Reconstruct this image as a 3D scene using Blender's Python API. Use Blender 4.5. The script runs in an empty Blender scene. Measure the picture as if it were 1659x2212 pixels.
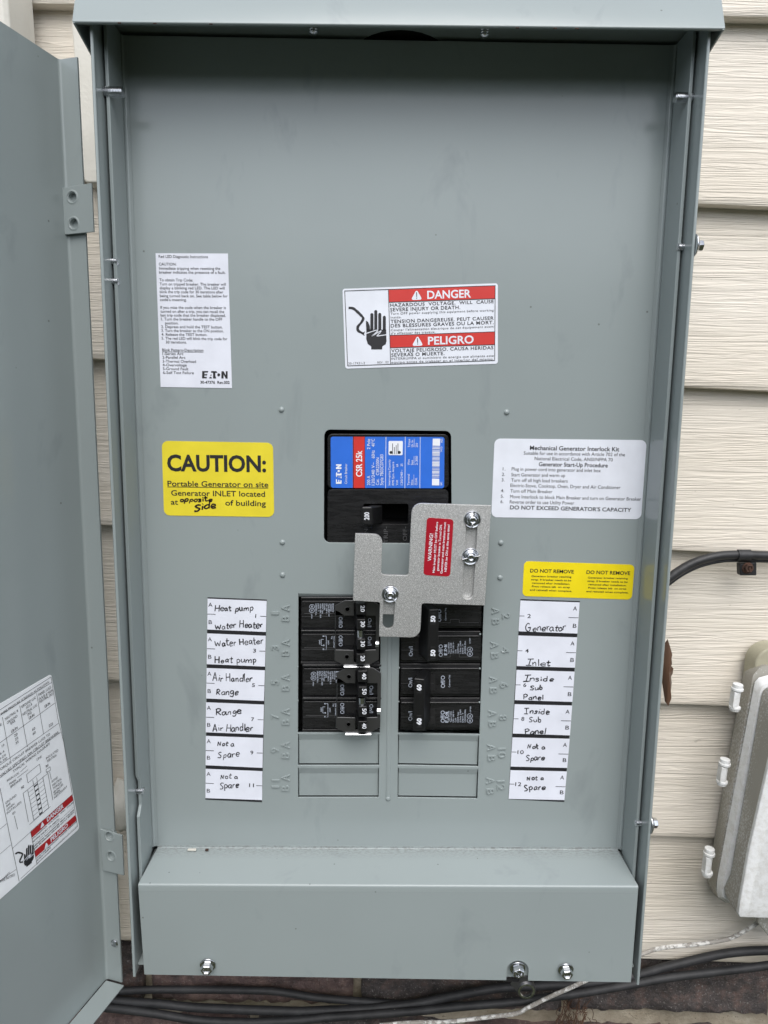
import bpy, bmesh, math, random
from mathutils import Vector, Matrix, noise
random.seed(7)
sc = bpy.context.scene
col = sc.collection
S = 0.001                       # everything below is measured in millimetres

# ------------------------------------------------------------------ camera
CAM = Vector((174.2559, -480.8204, 285.5733)); F = 1527.819
RX, RY, RZ = 0.151, 0.0101, 0.0129
def cam_rows():
    B = Matrix(((1, 0, 0), (0, 0, -1), (0, 1, 0)))
    c, s = math.cos(RX), math.sin(RX); Pm = Matrix(((1, 0, 0), (0, c, -s), (0, s, c)))
    c, s = math.cos(RY), math.sin(RY); Ym = Matrix(((c, 0, -s), (0, 1, 0), (s, 0, c)))
    c, s = math.cos(RZ), math.sin(RZ); Rm = Matrix(((c, -s, 0), (s, c, 0), (0, 0, 1)))
    return Rm @ Pm @ Ym @ B
MC = cam_rows(); MCT = MC.transposed()
cd = bpy.data.cameras.new('camera'); cam = bpy.data.objects.new('camera', cd); col.objects.link(cam)
rot = Matrix((MC[0], -MC[1], -MC[2])).transposed().to_4x4()
cam.matrix_world = Matrix.Translation(CAM * S) @ rot
cd.sensor_fit = 'VERTICAL'; cd.sensor_height = 24.0; cd.lens = 24.0 * F / 2212.0
cd.clip_start = 0.02; cd.clip_end = 300
sc.camera = cam

# ------------------------------------------------------------------ light
SUN_EL, SUN_AZ = 53.0, 6.0      # azimuth: degrees to the right of straight out from the wall
w = bpy.data.worlds.new('World'); sc.world = w; w.use_nodes = True
nt = w.node_tree; bg = nt.nodes['Background']
sky = nt.nodes.new('ShaderNodeTexSky'); sky.sky_type = 'NISHITA'; sky.sun_disc = False
sky.sun_elevation = math.radians(SUN_EL); sky.sun_rotation = math.radians(180 - SUN_AZ)
sky.air_density = 1.0; sky.dust_density = 1.5; sky.ozone_density = 1.0
# an overcast sky: most of the blue washed out of it
hs = nt.nodes.new('ShaderNodeHueSaturation'); hs.inputs['Saturation'].default_value = 0.36
nt.links.new(sky.outputs[0], hs.inputs['Color']); nt.links.new(hs.outputs[0], bg.inputs['Color'])
bg.inputs['Strength'].default_value = 0.15
sd = bpy.data.lights.new('sun', 'SUN'); sun = bpy.data.objects.new('sun', sd); col.objects.link(sun)
sd.energy = 1.4; sd.angle = math.radians(50); sd.color = (1.0, 0.97, 0.93)
e, a = math.radians(SUN_EL), math.radians(SUN_AZ)
sun.rotation_euler = (-Vector((math.sin(a) * math.cos(e), -math.cos(a) * math.cos(e), math.sin(e)))).to_track_quat('-Z', 'Y').to_euler()
sc.view_settings.view_transform = 'Standard'; sc.view_settings.look = 'None'
sc.view_settings.gamma = 1.0; sc.view_settings.exposure = 0.82
try: sc.view_settings.use_curve_mapping = False
except Exception: pass
sc.cycles.max_bounces = 8; sc.cycles.use_denoising = True

# ------------------------------------------------------------------ helpers
def ray(x, y): return MCT @ Vector(((x - 829.5) / F, (y - 1106.0) / F, 1.0))
def at(x, y, Y):                # a measured photo coordinate taken to the plane at depth Y
    d = ray(x, y); return CAM + d * ((Y - CAM.y) / d.y)
def atx(x, y, X):
    d = ray(x, y); return CAM + d * ((X - CAM.x) / d.x)
def onplane(x, y, P0, n):
    d = ray(x, y); return CAM + d * ((P0 - CAM).dot(n) / d.dot(n))
def crop(x0, y0, w_src, w_px):  # coordinates read off an enlarged crop
    k = w_src / w_px / 1.30199
    return lambda x, y: (x0 / 1.30199 + x * k, y0 / 1.30199 + y * k)

class MB:
    def __init__(s): s.v, s.f, s.m = [], [], []
    def add(s, vs, fs, mi=0):
        o = len(s.v); s.v += [Vector(v) for v in vs]
        for f in fs: s.f.append([i + o for i in f]); s.m.append(mi)
        return s
    def box(s, lo, hi, mi=0, mat=None):
        x0, y0, z0 = lo; x1, y1, z1 = hi
        vs = [Vector(v) for v in ((x0, y0, z0), (x1, y0, z0), (x1, y1, z0), (x0, y1, z0), (x0, y0, z1), (x1, y0, z1), (x1, y1, z1), (x0, y1, z1))]
        if mat: vs = [mat @ v for v in vs]
        return s.add(vs, [(0, 3, 2, 1), (4, 5, 6, 7), (0, 1, 5, 4), (1, 2, 6, 5), (2, 3, 7, 6), (3, 0, 4, 7)], mi)
    def loft(s, loops, mi=0, caps=True, closed=True):
        n = len(loops[0]); o = len(s.v)
        for l in loops: s.v += [Vector(v) for v in l]
        for k in range(len(loops) - 1):
            for i in range(n if closed else n - 1):
                j = (i + 1) % n
                s.f.append([o + k * n + i, o + k * n + j, o + (k + 1) * n + j, o + (k + 1) * n + i]); s.m.append(mi)
        if caps:
            s.f.append([o + i for i in range(n)][::-1]); s.m.append(mi)
            s.f.append([o + (len(loops) - 1) * n + i for i in range(n)]); s.m.append(mi)
        return s
    def tube(s, pts, r, seg=10, mi=0, caps=True):
        pts = [Vector(p) for p in pts]; loops = []; up = Vector((0.13, -0.31, 0.94))
        for i, p in enumerate(pts):
            t = (pts[min(i + 1, len(pts) - 1)] - pts[max(i - 1, 0)]).normalized()
            u = t.cross(up).normalized(); v = u.cross(t).normalized()
            rr = r[i] if isinstance(r, (list, tuple)) else r
            loops.append([p + (u * math.cos(2 * math.pi * k / seg) + v * math.sin(2 * math.pi * k / seg)) * rr for k in range(seg)])
        return s.loft(loops, mi, caps)
    def lathe(s, c, ax, prof, seg=20, mi=0, caps=True):       # prof: (radius, height along axis)
        ax = Vector(ax).normalized(); u = ax.orthogonal().normalized(); v = ax.cross(u); c = Vector(c)
        loops = [[c + ax * h + (u * math.cos(2 * math.pi * k / seg) + v * math.sin(2 * math.pi * k / seg)) * r for k in range(seg)] for r, h in prof]
        return s.loft(loops, mi, caps)
    def prism(s, poly, depth, holes=(), mi=0):
        """flat plate: outline (3d points), pushed along depth, with holes"""
        bm = bmesh.new(); depth = Vector(depth)
        for lp in [poly] + list(holes):
            vs = [bm.verts.new(Vector(p)) for p in lp]
            for i in range(len(vs)): bm.edges.new((vs[i], vs[(i + 1) % len(vs)]))
        if holes: bmesh.ops.triangle_fill(bm, use_beauty=True, use_dissolve=False, edges=bm.edges[:], normal=-depth.normalized())
        else:
            bm.faces.new(bm.verts[:])
        bm.verts.index_update(); n = len(bm.verts); o = len(s.v)
        vs = [v.co.copy() for v in bm.verts]; s.v += vs + [v + depth for v in vs]
        for f in bm.faces:
            idx = [v.index for v in f.verts]
            if f.normal.length == 0: f.normal_update()
            f.normal_update()
            if f.normal.dot(depth) > 0: idx = idx[::-1]
            s.f.append([o + i for i in idx]); s.m.append(mi)
            s.f.append([o + n + i for i in idx[::-1]]); s.m.append(mi)
        q = 0
        for lp in [poly] + list(holes):
            m = len(lp)
            for i in range(m):
                a_, b_ = o + q + i, o + q + (i + 1) % m
                s.f.append([a_, b_, b_ + n, a_ + n]); s.m.append(mi)
            q += m
        bm.free(); return s
    def build(s, name, mats, parent=None, bevel=0, label=None, seg=2, smooth=None, cat=None, group=None, kind=None, recalc=True):
        me = bpy.data.meshes.new(name)
        me.from_pydata([v * S for v in s.v], [], s.f)
        if not isinstance(mats, (list, tuple)): mats = [mats]
        for m in mats: me.materials.append(m)
        me.polygons.foreach_set('material_index', s.m)
        if recalc:
            bm = bmesh.new(); bm.from_mesh(me); bmesh.ops.recalc_face_normals(bm, faces=bm.faces); bm.to_mesh(me); bm.free()
        o = bpy.data.objects.new(name, me); col.objects.link(o)
        if bevel:
            b = o.modifiers.new('bevel', 'BEVEL'); b.width = bevel * S; b.segments = seg; b.limit_method = 'ANGLE'
            b.angle_limit = math.radians(35); b.harden_normals = True
            me.polygons.foreach_set('use_smooth', [True] * len(me.polygons))
        elif smooth is not None:
            me.polygons.foreach_set('use_smooth', [True] * len(me.polygons)); me.set_sharp_from_angle(angle=math.radians(smooth))
        me.update()
        return tag(o, parent, label, cat, group, kind)

def tag(o, parent=None, label=None, cat=None, group=None, kind=None):
    if parent: o.parent = parent
    for k, v in (('label', label), ('category', cat), ('group', group), ('kind', kind)):
        if v: o[k] = v
    return o
def thing(name, label, cat, loc=(0, 0, 0), group=None):
    o = bpy.data.objects.new(name, None); o.empty_display_size = 0.02; col.objects.link(o)
    o.location = Vector(loc) * S
    tag(o, None, label, cat, group)
    return o
def settle(root):
    """children were built in world millimetres: give them the offset of their thing's base"""
    for ch in root.children: ch.matrix_parent_inverse = Matrix.Translation(-root.location)

def arcs(s0, s1, t):
    l0, l1 = s0.length, s1.length
    return s0.normalized().slerp(s1.normalized(), t) * (l0 + (l1 - l0) * t)
def rnd(poly, r, seg=5):        # round the corners of a flat polygon (3d points), r one radius or one per corner
    out = []; n = len(poly)
    for i in range(n):
        p = Vector(poly[i]); a_ = Vector(poly[i - 1]) - p; b_ = Vector(poly[(i + 1) % n]) - p
        rr = r[i] if isinstance(r, (list, tuple)) else r
        if rr <= 0: out.append(p); continue
        ang = a_.angle(b_); t = min(rr / math.tan(ang / 2), a_.length * .49, b_.length * .49); rr = t * math.tan(ang / 2)
        A, B_ = a_.normalized(), b_.normalized()
        c = p + (A + B_).normalized() * (rr / math.sin(ang / 2))
        s0 = p + A * t - c; s1 = p + B_ * t - c
        for k in range(seg + 1):
            q = arcs(s0, s1, k / seg) if s0.length > 1e-6 else s0
            out.append(c + q)
    return out
def circle(c, r, n=20, u=(1, 0, 0), v=(0, 0, 1)):
    c, u, v = Vector(c), Vector(u), Vector(v)
    return [c + u * math.cos(2 * math.pi * i / n) * r + v * math.sin(2 * math.pi * i / n) * r for i in range(n)]
def profile(pts, r, t, seg=5):
    """bent sheet: open 2d polyline -> closed 2d outline with rounded bends and thickness t (to the left of travel)"""
    P = [Vector((p[0], p[1], 0)) for p in pts]; out = []
    for i, p in enumerate(P):
        if 0 < i < len(P) - 1 and r > 0:
            a_, b_ = P[i - 1] - p, P[i + 1] - p; ang = a_.angle(b_)
            if abs(ang - math.pi) < 0.02: out.append(p); continue
            tt = min(r / math.tan(ang / 2), a_.length * .45, b_.length * .45); rr = tt * math.tan(ang / 2)
            c = p + (a_.normalized() + b_.normalized()).normalized() * (rr / math.sin(ang / 2))
            s0, s1 = p + a_.normalized() * tt - c, p + b_.normalized() * tt - c
            out += [c + arcs(s0, s1, k / seg) for k in range(seg + 1)]
        else: out.append(p)
    off = []
    for i, p in enumerate(out):
        t0 = (out[min(i + 1, len(out) - 1)] - out[max(i - 1, 0)]).normalized()
        off.append(p + Vector((-t0.y, t0.x, 0)) * t)
    return out + off[::-1]
def smoothpath(pts, n=8):
    pts = [Vector(p) for p in pts]; out = []
    for i in range(len(pts) - 1):
        p0, p1, p2, p3 = pts[max(i - 1, 0)], pts[i], pts[i + 1], pts[min(i + 2, len(pts) - 1)]
        for k in range(n):
            t = k / n
            out.append(0.5 * ((2 * p1) + (p2 - p0) * t + (2 * p0 - 5 * p1 + 4 * p2 - p3) * t * t + (3 * p1 - p0 - 3 * p2 + p3) * t ** 3))
    out.append(pts[-1]); return out

# ------------------------------------------------------------------ materials
def mat(name, base, rough=0.5, metal=0.0, spec=0.5, coat=0.0, build=None):
    m = bpy.data.materials.new(name); m.use_nodes = True; n = m.node_tree; b = n.nodes['Principled BSDF']
    b.inputs['Base Color'].default_value = (*base, 1); b.inputs['Roughness'].default_value = rough
    b.inputs['Metallic'].default_value = metal; b.inputs['Specular IOR Level'].default_value = spec
    b.inputs['Coat Weight'].default_value = coat; b.inputs['Coat Roughness'].default_value = 0.08
    if build: build(n, b)
    return m
def nd(n, t, **kw):
    x = n.nodes.new('ShaderNode' + t)
    for k, v in kw.items():
        if k in x.inputs: x.inputs[k].default_value = v
        else: setattr(x, k, v)
    return x
def coords(n, scale=(1, 1, 1), rot=(0, 0, 0)):
    g = nd(n, 'NewGeometry'); mp = nd(n, 'Mapping'); mp.inputs['Scale'].default_value = scale; mp.inputs['Rotation'].default_value = rot
    n.links.new(g.outputs['Position'], mp.inputs['Vector']); return mp.outputs[0]
def ramp(n, src, stops):
    r = nd(n, 'ValToRGB'); cr = r.color_ramp
    while len(cr.elements) < len(stops): cr.elements.new(0.5)
    for e_, (p, c) in zip(cr.elements, stops): e_.position = p; e_.color = (*c, 1) if len(c) == 3 else c
    n.links.new(src, r.inputs[0]); return r.outputs[0]
def mixc(n, f, a_, b_, mode='MIX'):
    m = n.nodes.new('ShaderNodeMix'); m.data_type = 'RGBA'; m.blend_type = mode
    for sock, v in ((m.inputs[0], f), (m.inputs[6], a_), (m.inputs[7], b_)):
        if isinstance(v, (int, float)): sock.default_value = v
        elif isinstance(v, tuple): sock.default_value = (*v, 1)
        else: n.links.new(v, sock)
    return m.outputs[2]
def bump(n, b, h, dist, strength=1.0, prev=None):
    x = nd(n, 'Bump'); x.inputs['Distance'].default_value = dist; x.inputs['Strength'].default_value = strength
    n.links.new(h, x.inputs['Height'])
    if prev: n.links.new(prev, x.inputs['Normal'])
    n.links.new(x.outputs[0], b.inputs['Normal']); return x.outputs[0]
def noi(n, vec, scale, detail=3, rough=0.5, dist=0.0):
    x = nd(n, 'TexNoise'); x.inputs['Scale'].default_value = scale; x.inputs['Detail'].default_value = detail
    x.inputs['Roughness'].default_value = rough; x.inputs['Distortion'].default_value = dist
    n.links.new(vec, x.inputs['Vector']); return x.outputs[0]

GRAY = (0.268, 0.306, 0.307)
def b_paint(n, b, dusty=False):
    c = coords(n); L = n.links
    big = noi(n, c, 6, 3)
    basec = ramp(n, big, [(0.3, tuple(v * 0.955 for v in GRAY)), (0.7, tuple(v * 1.035 for v in GRAY))])
    # rubbed smudges, short and slanted
    sm = noi(n, coords(n, (30, 30, 13), (0, 0.5, 0)), 1.0, 4, 0.6, 0.4)
    smm = ramp(n, sm, [(0.60, (0, 0, 0)), (0.74, (1, 1, 1))])
    basec = mixc(n, nd_mul(n, smm, 0.3), basec, (0.15, 0.17, 0.18))
    # specks of grit
    v = nd(n, 'TexVoronoi'); v.inputs['Scale'].default_value = 42; L.new(c, v.inputs['Vector'])
    sp = ramp(n, v.outputs['Distance'], [(0.020, (1, 1, 1)), (0.034, (0, 0, 0))])
    basec = mixc(n, nd_mul(n, sp, 0.6), basec, (0.07, 0.07, 0.065))
    if dusty:
        sx = nd(n, 'SeparateXYZ'); g_ = nd(n, 'NewGeometry'); L.new(g_.outputs['Position'], sx.inputs[0])
        mr = nd(n, 'MapRange'); L.new(sx.outputs['Y'], mr.inputs[0]); mr.inputs[1].default_value = -0.013; mr.inputs[2].default_value = -0.001
        ml = nd(n, 'Math', operation='MULTIPLY'); L.new(mr.outputs[0], ml.inputs[0])
        L.new(ramp(n, noi(n, coords(n, (350, 900, 350)), 1, 3, 0.7), [(0.42, (0, 0, 0)), (0.62, (1, 1, 1))]), ml.inputs[1])
        basec = mixc(n, nd_mul(n, ml.outputs[0], 0.6), basec, (0.13, 0.125, 0.12))
        s2 = nd(n, 'TexVoronoi'); s2.inputs['Scale'].default_value = 75; L.new(c, s2.inputs['Vector'])
        basec = mixc(n, nd_mul(n, ramp(n, s2.outputs['Distance'], [(0.030, (1, 1, 1)), (0.05, (0, 0, 0))]), 0.7), basec, (0.06, 0.06, 0.055))
    L.new(basec, b.inputs['Base Color'])
    p = bump(n, b, noi(n, c, 900, 2), 0.00004, 0.5)
    bump(n, b, noi(n, c, 11, 3), 0.0011, 0.4, p)
def nd_mul(n, src, k):
    x = nd(n, 'Math', operation='MULTIPLY'); n.links.new(src, x.inputs[0]); x.inputs[1].default_value = k; return x.outputs[0]
PAINT = mat('gray_enamel', GRAY, 0.19, build=b_paint)
DUSTY = mat('dusty_gray_enamel', GRAY, 0.3, build=lambda n, b: b_paint(n, b, True))

def b_siding(n, b):
    L = n.links
    oi = nd(n, 'ObjectInfo')
    g = nd(n, 'NewGeometry'); off = nd(n, 'VectorMath', operation='ADD'); sc_ = nd(n, 'VectorMath', operation='SCALE')
    cmb = nd(n, 'CombineXYZ'); L.new(oi.outputs['Random'], cmb.inputs[0]); L.new(oi.outputs['Random'], cmb.inputs[2])
    L.new(cmb.outputs[0], sc_.inputs[0]); sc_.inputs['Scale'].default_value = 13.7
    L.new(g.outputs['Position'], off.inputs[0]); L.new(sc_.outputs[0], off.inputs[1])
    def co(s_):
        mp = nd(n, 'Mapping'); mp.inputs['Scale'].default_value = s_; L.new(off.outputs[0], mp.inputs['Vector']); return mp.outputs[0]
    g1 = noi(n, co((8, 8, 235)), 1.0, 3, 0.55, 0.75)
    g2 = noi(n, co((16, 16, 520)), 1.0, 3, 0.6, 0.5)
    ridg = ramp(n, g1, [(0.36, (0, 0, 0)), (0.5, (1, 1, 1)), (0.60, (0.25, 0.25, 0.25)), (0.72, (0.9, 0.9, 0.9))])
    p = bump(n, b, ridg, 0.0009, 0.55)
    bump(n, b, g2, 0.0005, 0.5, p)
    basec = ramp(n, noi(n, co((3, 3, 20)), 1.0, 3), [(0.3, (0.63, 0.575, 0.49)), (0.7, (0.69, 0.64, 0.565))])
    dirt = ramp(n, noi(n, co((7, 7, 60)), 1.0, 5, 0.7), [(0.62, (0, 0, 0)), (0.8, (1, 1, 1))])
    basec = mixc(n, nd_mul(n, dirt, 0.35), basec, (0.36, 0.32, 0.26))
    sp = ramp(n, noi(n, co((120, 120, 220)), 1.0, 2), [(0.74, (0, 0, 0)), (0.78, (1, 1, 1))])
    basec = mixc(n, nd_mul(n, sp, 0.35), basec, (0.25, 0.22, 0.18))
    L.new(basec, b.inputs['Base Color'])
SIDING = mat('vinyl_siding', (0.6, 0.56, 0.5), 0.52, spec=0.35, build=b_siding)
def b_trim(n, b):
    c = coords(n)
    n.links.new(ramp(n, noi(n, c, 30, 4), [(0.3, (0.58, 0.56, 0.50)), (0.7, (0.67, 0.65, 0.59))]), b.inputs['Base Color'])
    bump(n, b, noi(n, c, 420, 3), 0.0004, 0.6)
TRIM = mat('weathered_trim', (0.66, 0.65, 0.58), 0.6, build=b_trim)
def rough_mat(name, stops, rough, bscale, bdist, nscale=20, detail=6, spots=None):
    def f(n, b):
        c = coords(n); v = noi(n, c, nscale, detail, 0.62)
        cc = ramp(n, v, stops)
        if spots:
            s_ = ramp(n, noi(n, c, spots[0], 3), [(spots[1], (0, 0, 0)), (spots[1] + 0.05, (1, 1, 1))])
            cc = mixc(n, s_, cc, spots[2])
        n.links.new(cc, b.inputs['Base Color'])
        p = bump(n, b, noi(n, c, bscale, 6, 0.7), bdist, 0.9)
        bump(n, b, noi(n, c, bscale * 6, 3, 0.7), bdist * 0.35, 0.8, p)
    return mat(name, stops[0][1], rough, spec=0.3, build=f)
BRICKS = [rough_mat('burnt_brick_dark', [(0.3, (0.055, 0.051, 0.053)), (0.5, (0.115, 0.098, 0.094)), (0.68, (0.22, 0.15, 0.13))], 0.85, 130, 0.010, 60, 8, (650, 0.62, (0.30, 0.28, 0.26))),
          rough_mat('burnt_brick_red', [(0.3, (0.085, 0.07, 0.068)), (0.5, (0.19, 0.13, 0.12)), (0.68, (0.30, 0.21, 0.18))], 0.85, 130, 0.010, 55, 8, (650, 0.63, (0.30, 0.27, 0.25)))]
MORTAR = rough_mat('mortar', [(0.3, (0.26, 0.22, 0.16)), (0.6, (0.40, 0.35, 0.27)), (0.75, (0.48, 0.43, 0.35))], 0.95, 160, 0.004, 45, 5, (500, 0.68, (0.14, 0.11, 0.08)))
def b_cable(n, b):
    c = coords(n)
    n.links.new(ramp(n, noi(n, c, 60, 4, 0.6), [(0.35, (0.012, 0.0125, 0.014)), (0.75, (0.032, 0.032, 0.034))]), b.inputs['Base Color'])
    bump(n, b, noi(n, c, 260, 3), 0.0005, 0.5)
    s_ = ramp(n, noi(n, c, 330, 2), [(0.76, (0, 0, 0)), (0.79, (1, 1, 1))])
    prev = b.inputs['Base Color'].links[0].from_socket
    n.links.new(mixc(n, nd_mul(n, s_, .7), prev, (0.28, 0.26, 0.23)), b.inputs['Base Color'])
CABLE = mat('black_cable_jacket', (0.03, 0.03, 0.03), 0.62, build=b_cable)
CONDUIT = mat('black_conduit', (0.022, 0.024, 0.028), 0.5, build=b_cable)
def b_white(n, b):
    c = coords(n)
    m = ramp(n, noi(n, c, 130, 5, 0.7), [(0.47, (0, 0, 0)), (0.54, (1, 1, 1))])
    n.links.new(mixc(n, m, (0.34, 0.315, 0.285), (0.70, 0.69, 0.66)), b.inputs['Base Color'])
    bump(n, b, m, 0.0008, 0.8)
WHITECABLE = mat('flaking_white_cable', (0.7, 0.7, 0.7), 0.7, build=b_white)
def b_bplast(n, b):
    c = coords(n)
    n.links.new(ramp(n, noi(n, coords(n, (60, 60, 400)), 1, 4, 0.7), [(0.4, (0.010, 0.010, 0.011)), (0.8, (0.026, 0.026, 0.027))]), b.inputs['Base Color'])
    s_ = ramp(n, noi(n, c, 900, 2), [(0.72, (0, 0, 0)), (0.77, (1, 1, 1))])
    prev = b.inputs['Base Color'].links[0].from_socket
    n.links.new(mixc(n, nd_mul(n, s_, .5), prev, (0.09, 0.085, 0.08)), b.inputs['Base Color'])
    bump(n, b, noi(n, c, 500, 3), 0.00008, 0.5)
BPLAST = mat('black_bakelite', (0.012, 0.012, 0.013), 0.24, build=b_bplast)
HPLAST = mat('black_handle_plastic', (0.007, 0.007, 0.0075), 0.38, build=None)
DARKMETAL = mat('blackened_steel', (0.11, 0.11, 0.113), 0.3, metal=0.75, spec=0.5)
VOID = mat('interior_shade_black', (0.006, 0.006, 0.006), 0.9)  # near-black colour stands in for the shade inside openings
def b_zinc(n, b):
    c = coords(n)
    n.links.new(ramp(n, noi(n, c, 250, 3), [(0.3, (0.50, 0.51, 0.53)), (0.7, (0.72, 0.73, 0.75))]), b.inputs['Base Color'])
    bump(n, b, noi(n, c, 400, 2), 0.0001, 0.5)
ZINC = mat('zinc_plated_steel', (0.62, 0.63, 0.65), 0.2, metal=1.0, build=b_zinc)
def b_alu(n, b):
    c = coords(n)
    v = noi(n, c, 2200, 2, 0.6)
    n.links.new(ramp(n, v, [(0.3, (0.36, 0.36, 0.36)), (0.52, (0.56, 0.56, 0.55)), (0.66, (0.92, 0.92, 0.91))]), b.inputs['Base Color'])
    bump(n, b, v, 0.00025, 0.6)
ALU = mat('bead_blasted_aluminium', (0.45, 0.45, 0.44), 0.5, metal=0.85, build=b_alu)
def flat(name, c, rough=0.35, spec=0.5, vary=0.05):
    def f(n, b):
        n.links.new(ramp(n, noi(n, coords(n), 60, 3), [(0.3, tuple(v * (1 - vary) for v in c)), (0.7, tuple(min(1, v * (1 + vary)) for v in c))]), b.inputs['Base Color'])
        bump(n, b, noi(n, coords(n), 90, 2), 0.0003, 0.25)
    return mat(name, c, rough, spec=spec, build=f)
WHITE = flat('white_label_stock', (0.71, 0.735, 0.80)); PAPER = flat('paper_card', (0.69, 0.71, 0.785), 0.6, 0.3)
YELLOW = flat('yellow_label_stock', (0.72, 0.60, 0.035)); YELLOW2 = flat('bright_yellow_label', (0.80, 0.64, 0.01))
RED = flat('red_print', (0.56, 0.035, 0.028)); CRIMSON = flat('crimson_label', (0.34, 0.006, 0.018)); DRED = flat('dark_red_print', (0.40, 0.012, 0.016))
BLUE = flat('blue_print', (0.028, 0.145, 0.62)); INK = mat('black_ink', (0.015, 0.015, 0.018), 0.45)
PEN = mat('pen_ink', (0.03, 0.03, 0.035), 0.5); MARKER = mat('marker_ink', (0.025, 0.015, 0.012), 0.35)
WINK = mat('white_ink', (0.75, 0.77, 0.82), 0.5); GINK = mat('pale_gray_ink', (0.42, 0.46, 0.54), 0.5)
DIM = mat('dim_moulded_lettering', (0.075, 0.075, 0.078), 0.35)
def b_leaf(n, b):
    n.links.new(ramp(n, noi(n, coords(n, (40, 40, 8)), 1, 5), [(0.3, (0.045, 0.023, 0.013)), (0.7, (0.12, 0.062, 0.036))]), b.inputs['Base Color'])
LEAF = mat('dead_leaf', (0.12, 0.05, 0.02), 0.5, build=b_leaf)
RUST = rough_mat('rusty_steel', [(0.35, (0.03, 0.018, 0.014)), (0.7, (0.12, 0.06, 0.04))], 0.7, 300, 0.001, 150)
def b_netbox(n, b):
    c = coords(n); L = n.links
    v = nd(n, 'TexVoronoi'); v.inputs['Scale'].default_value = 640; L.new(coords(n, (1, 1, 0.7)), v.inputs['Vector'])
    dens = noi(n, c, 14, 3)
    thr = nd(n, 'Math', operation='MULTIPLY_ADD'); L.new(dens, thr.inputs[0]); thr.inputs[1].default_value = 1.6; thr.inputs[2].default_value = -0.45
    lt = nd(n, 'Math', operation='LESS_THAN'); L.new(v.outputs['Distance'], lt.inputs[0]); L.new(thr.outputs[0], lt.inputs[1])
    base_ = ramp(n, noi(n, c, 9, 4), [(0.35, (0.31, 0.30, 0.265)), (0.7, (0.38, 0.365, 0.32))])
    L.new(mixc(n, nd_mul(n, lt.outputs[0], 0.62), base_, (0.60, 0.61, 0.61)), b.inputs['Base Color'])
    bump(n, b, lt.outputs[0], 0.0003, 0.5)
NETBOX = mat('oversprayed_plastic', (0.23, 0.22, 0.19), 0.7, build=b_netbox)
def b_over(n, b):
    c = coords(n)
    m = ramp(n, noi(n, c, 210, 6, 0.75), [(0.38, (0, 0, 0)), (0.56, (1, 1, 1))])
    n.links.new(mixc(n, m, (0.62, 0.62, 0.60), (0.73, 0.74, 0.74)), b.inputs['Base Color'])
    bump(n, b, noi(n, c, 260, 4), 0.0004, 0.6)
OVER = mat('white_overspray', (0.70, 0.71, 0.72), 0.65, build=b_over)
BEIGE = rough_mat('aged_beige_plastic', [(0.3, (0.33, 0.31, 0.23)), (0.7, (0.42, 0.40, 0.30))], 0.6, 300, 0.0003, 30)

# ------------------------------------------------------------------ lettering
_fonts = {}
def glyphs(s, bold=0.0, space=1.0, shear=0.0):
    cu = bpy.data.curves.new('lettering', 'FONT'); cu.body = s; cu.size = 1.0; cu.resolution_u = 3; cu.offset = bold
    cu.space_character = space; cu.shear = shear
    o = bpy.data.objects.new('lettering', cu); col.objects.link(o)
    dg = bpy.context.evaluated_depsgraph_get(); me = bpy.data.meshes.new_from_object(o.evaluated_get(dg))
    vs = [v.co.copy() for v in me.vertices]; fs = [list(p.vertices) for p in me.polygons]
    bpy.data.objects.remove(o); bpy.data.curves.remove(cu); bpy.data.meshes.remove(me)
    return vs, fs
_h = [v.y for v in glyphs('H')[0]]; CAPH = max(_h) - min(_h)
class Face:
    """a plane that print is laid on: n is the outward normal"""
    def __init__(s, P0, n, tr=None): s.P0, s.n, s.tr = Vector(P0), Vector(n).normalized(), tr or (lambda x, y: (x, y))
    def pt(s, x, y): return onplane(*s.tr(x, y), s.P0, s.n)
    def lift(s, d, tr=None): return Face(s.P0 + s.n * d, s.n, tr or s.tr)
def text(mb, fc, s, p1, p2, h, bold=0.0, mi=0, space=1.0, depth=0.0):
    """print s with its baseline running p1 -> p2 (crop pixels), cap height h (crop pixels)"""
    vs, fs = glyphs(s, bold, space)
    if not vs: return
    x0, x1 = min(v.x for v in vs), max(v.x for v in vs)
    a_, b_ = fc.pt(*p1), fc.pt(*p2); U = b_ - a_; pxl = math.hypot(p2[0] - p1[0], p2[1] - p1[1])
    V = fc.n.cross(U.normalized()) * (h * U.length / pxl / CAPH); U = U / max(1e-6, x1 - x0)
    pts = [a_ + U * (v.x - x0) + V * v.y for v in vs]
    if depth:
        n_ = len(pts); cnt = {}
        for f in fs:
            for i in range(len(f)):
                e_ = (f[i], f[(i + 1) % len(f)]); cnt[e_] = 1
        rim = [e_ for e_ in cnt if (e_[1], e_[0]) not in cnt]
        top = [p + fc.n * depth for p in pts]
        mb.add(pts + top, [[i + n_ for i in f] for f in fs] + [[a2, b2, b2 + n_, a2 + n_] for a2, b2 in rim], mi)
    else: mb.add(pts, fs, mi)
def line(mb, fc, p1, p2, wd, mi=0):
    a_, b_ = fc.pt(*p1), fc.pt(*p2); U = (b_ - a_).normalized(); V = fc.n.cross(U)
    k = (b_ - a_).length / max(1e-6, math.hypot(p2[0] - p1[0], p2[1] - p1[1])) * wd / 2
    mb.add([a_ - V * k, b_ - V * k, b_ + V * k, a_ + V * k], [(0, 1, 2, 3)], mi)
def area(mb, fc, pts, mi=0, r=0):
    P_ = [fc.pt(*p) for p in pts]
    if r: P_ = rnd(P_, r)
    mb.add(P_, [list(range(len(P_)))[::-1] if (P_[1] - P_[0]).cross(P_[2] - P_[1]).dot(fc.n) < 0 else list(range(len(P_)))], mi)
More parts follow.
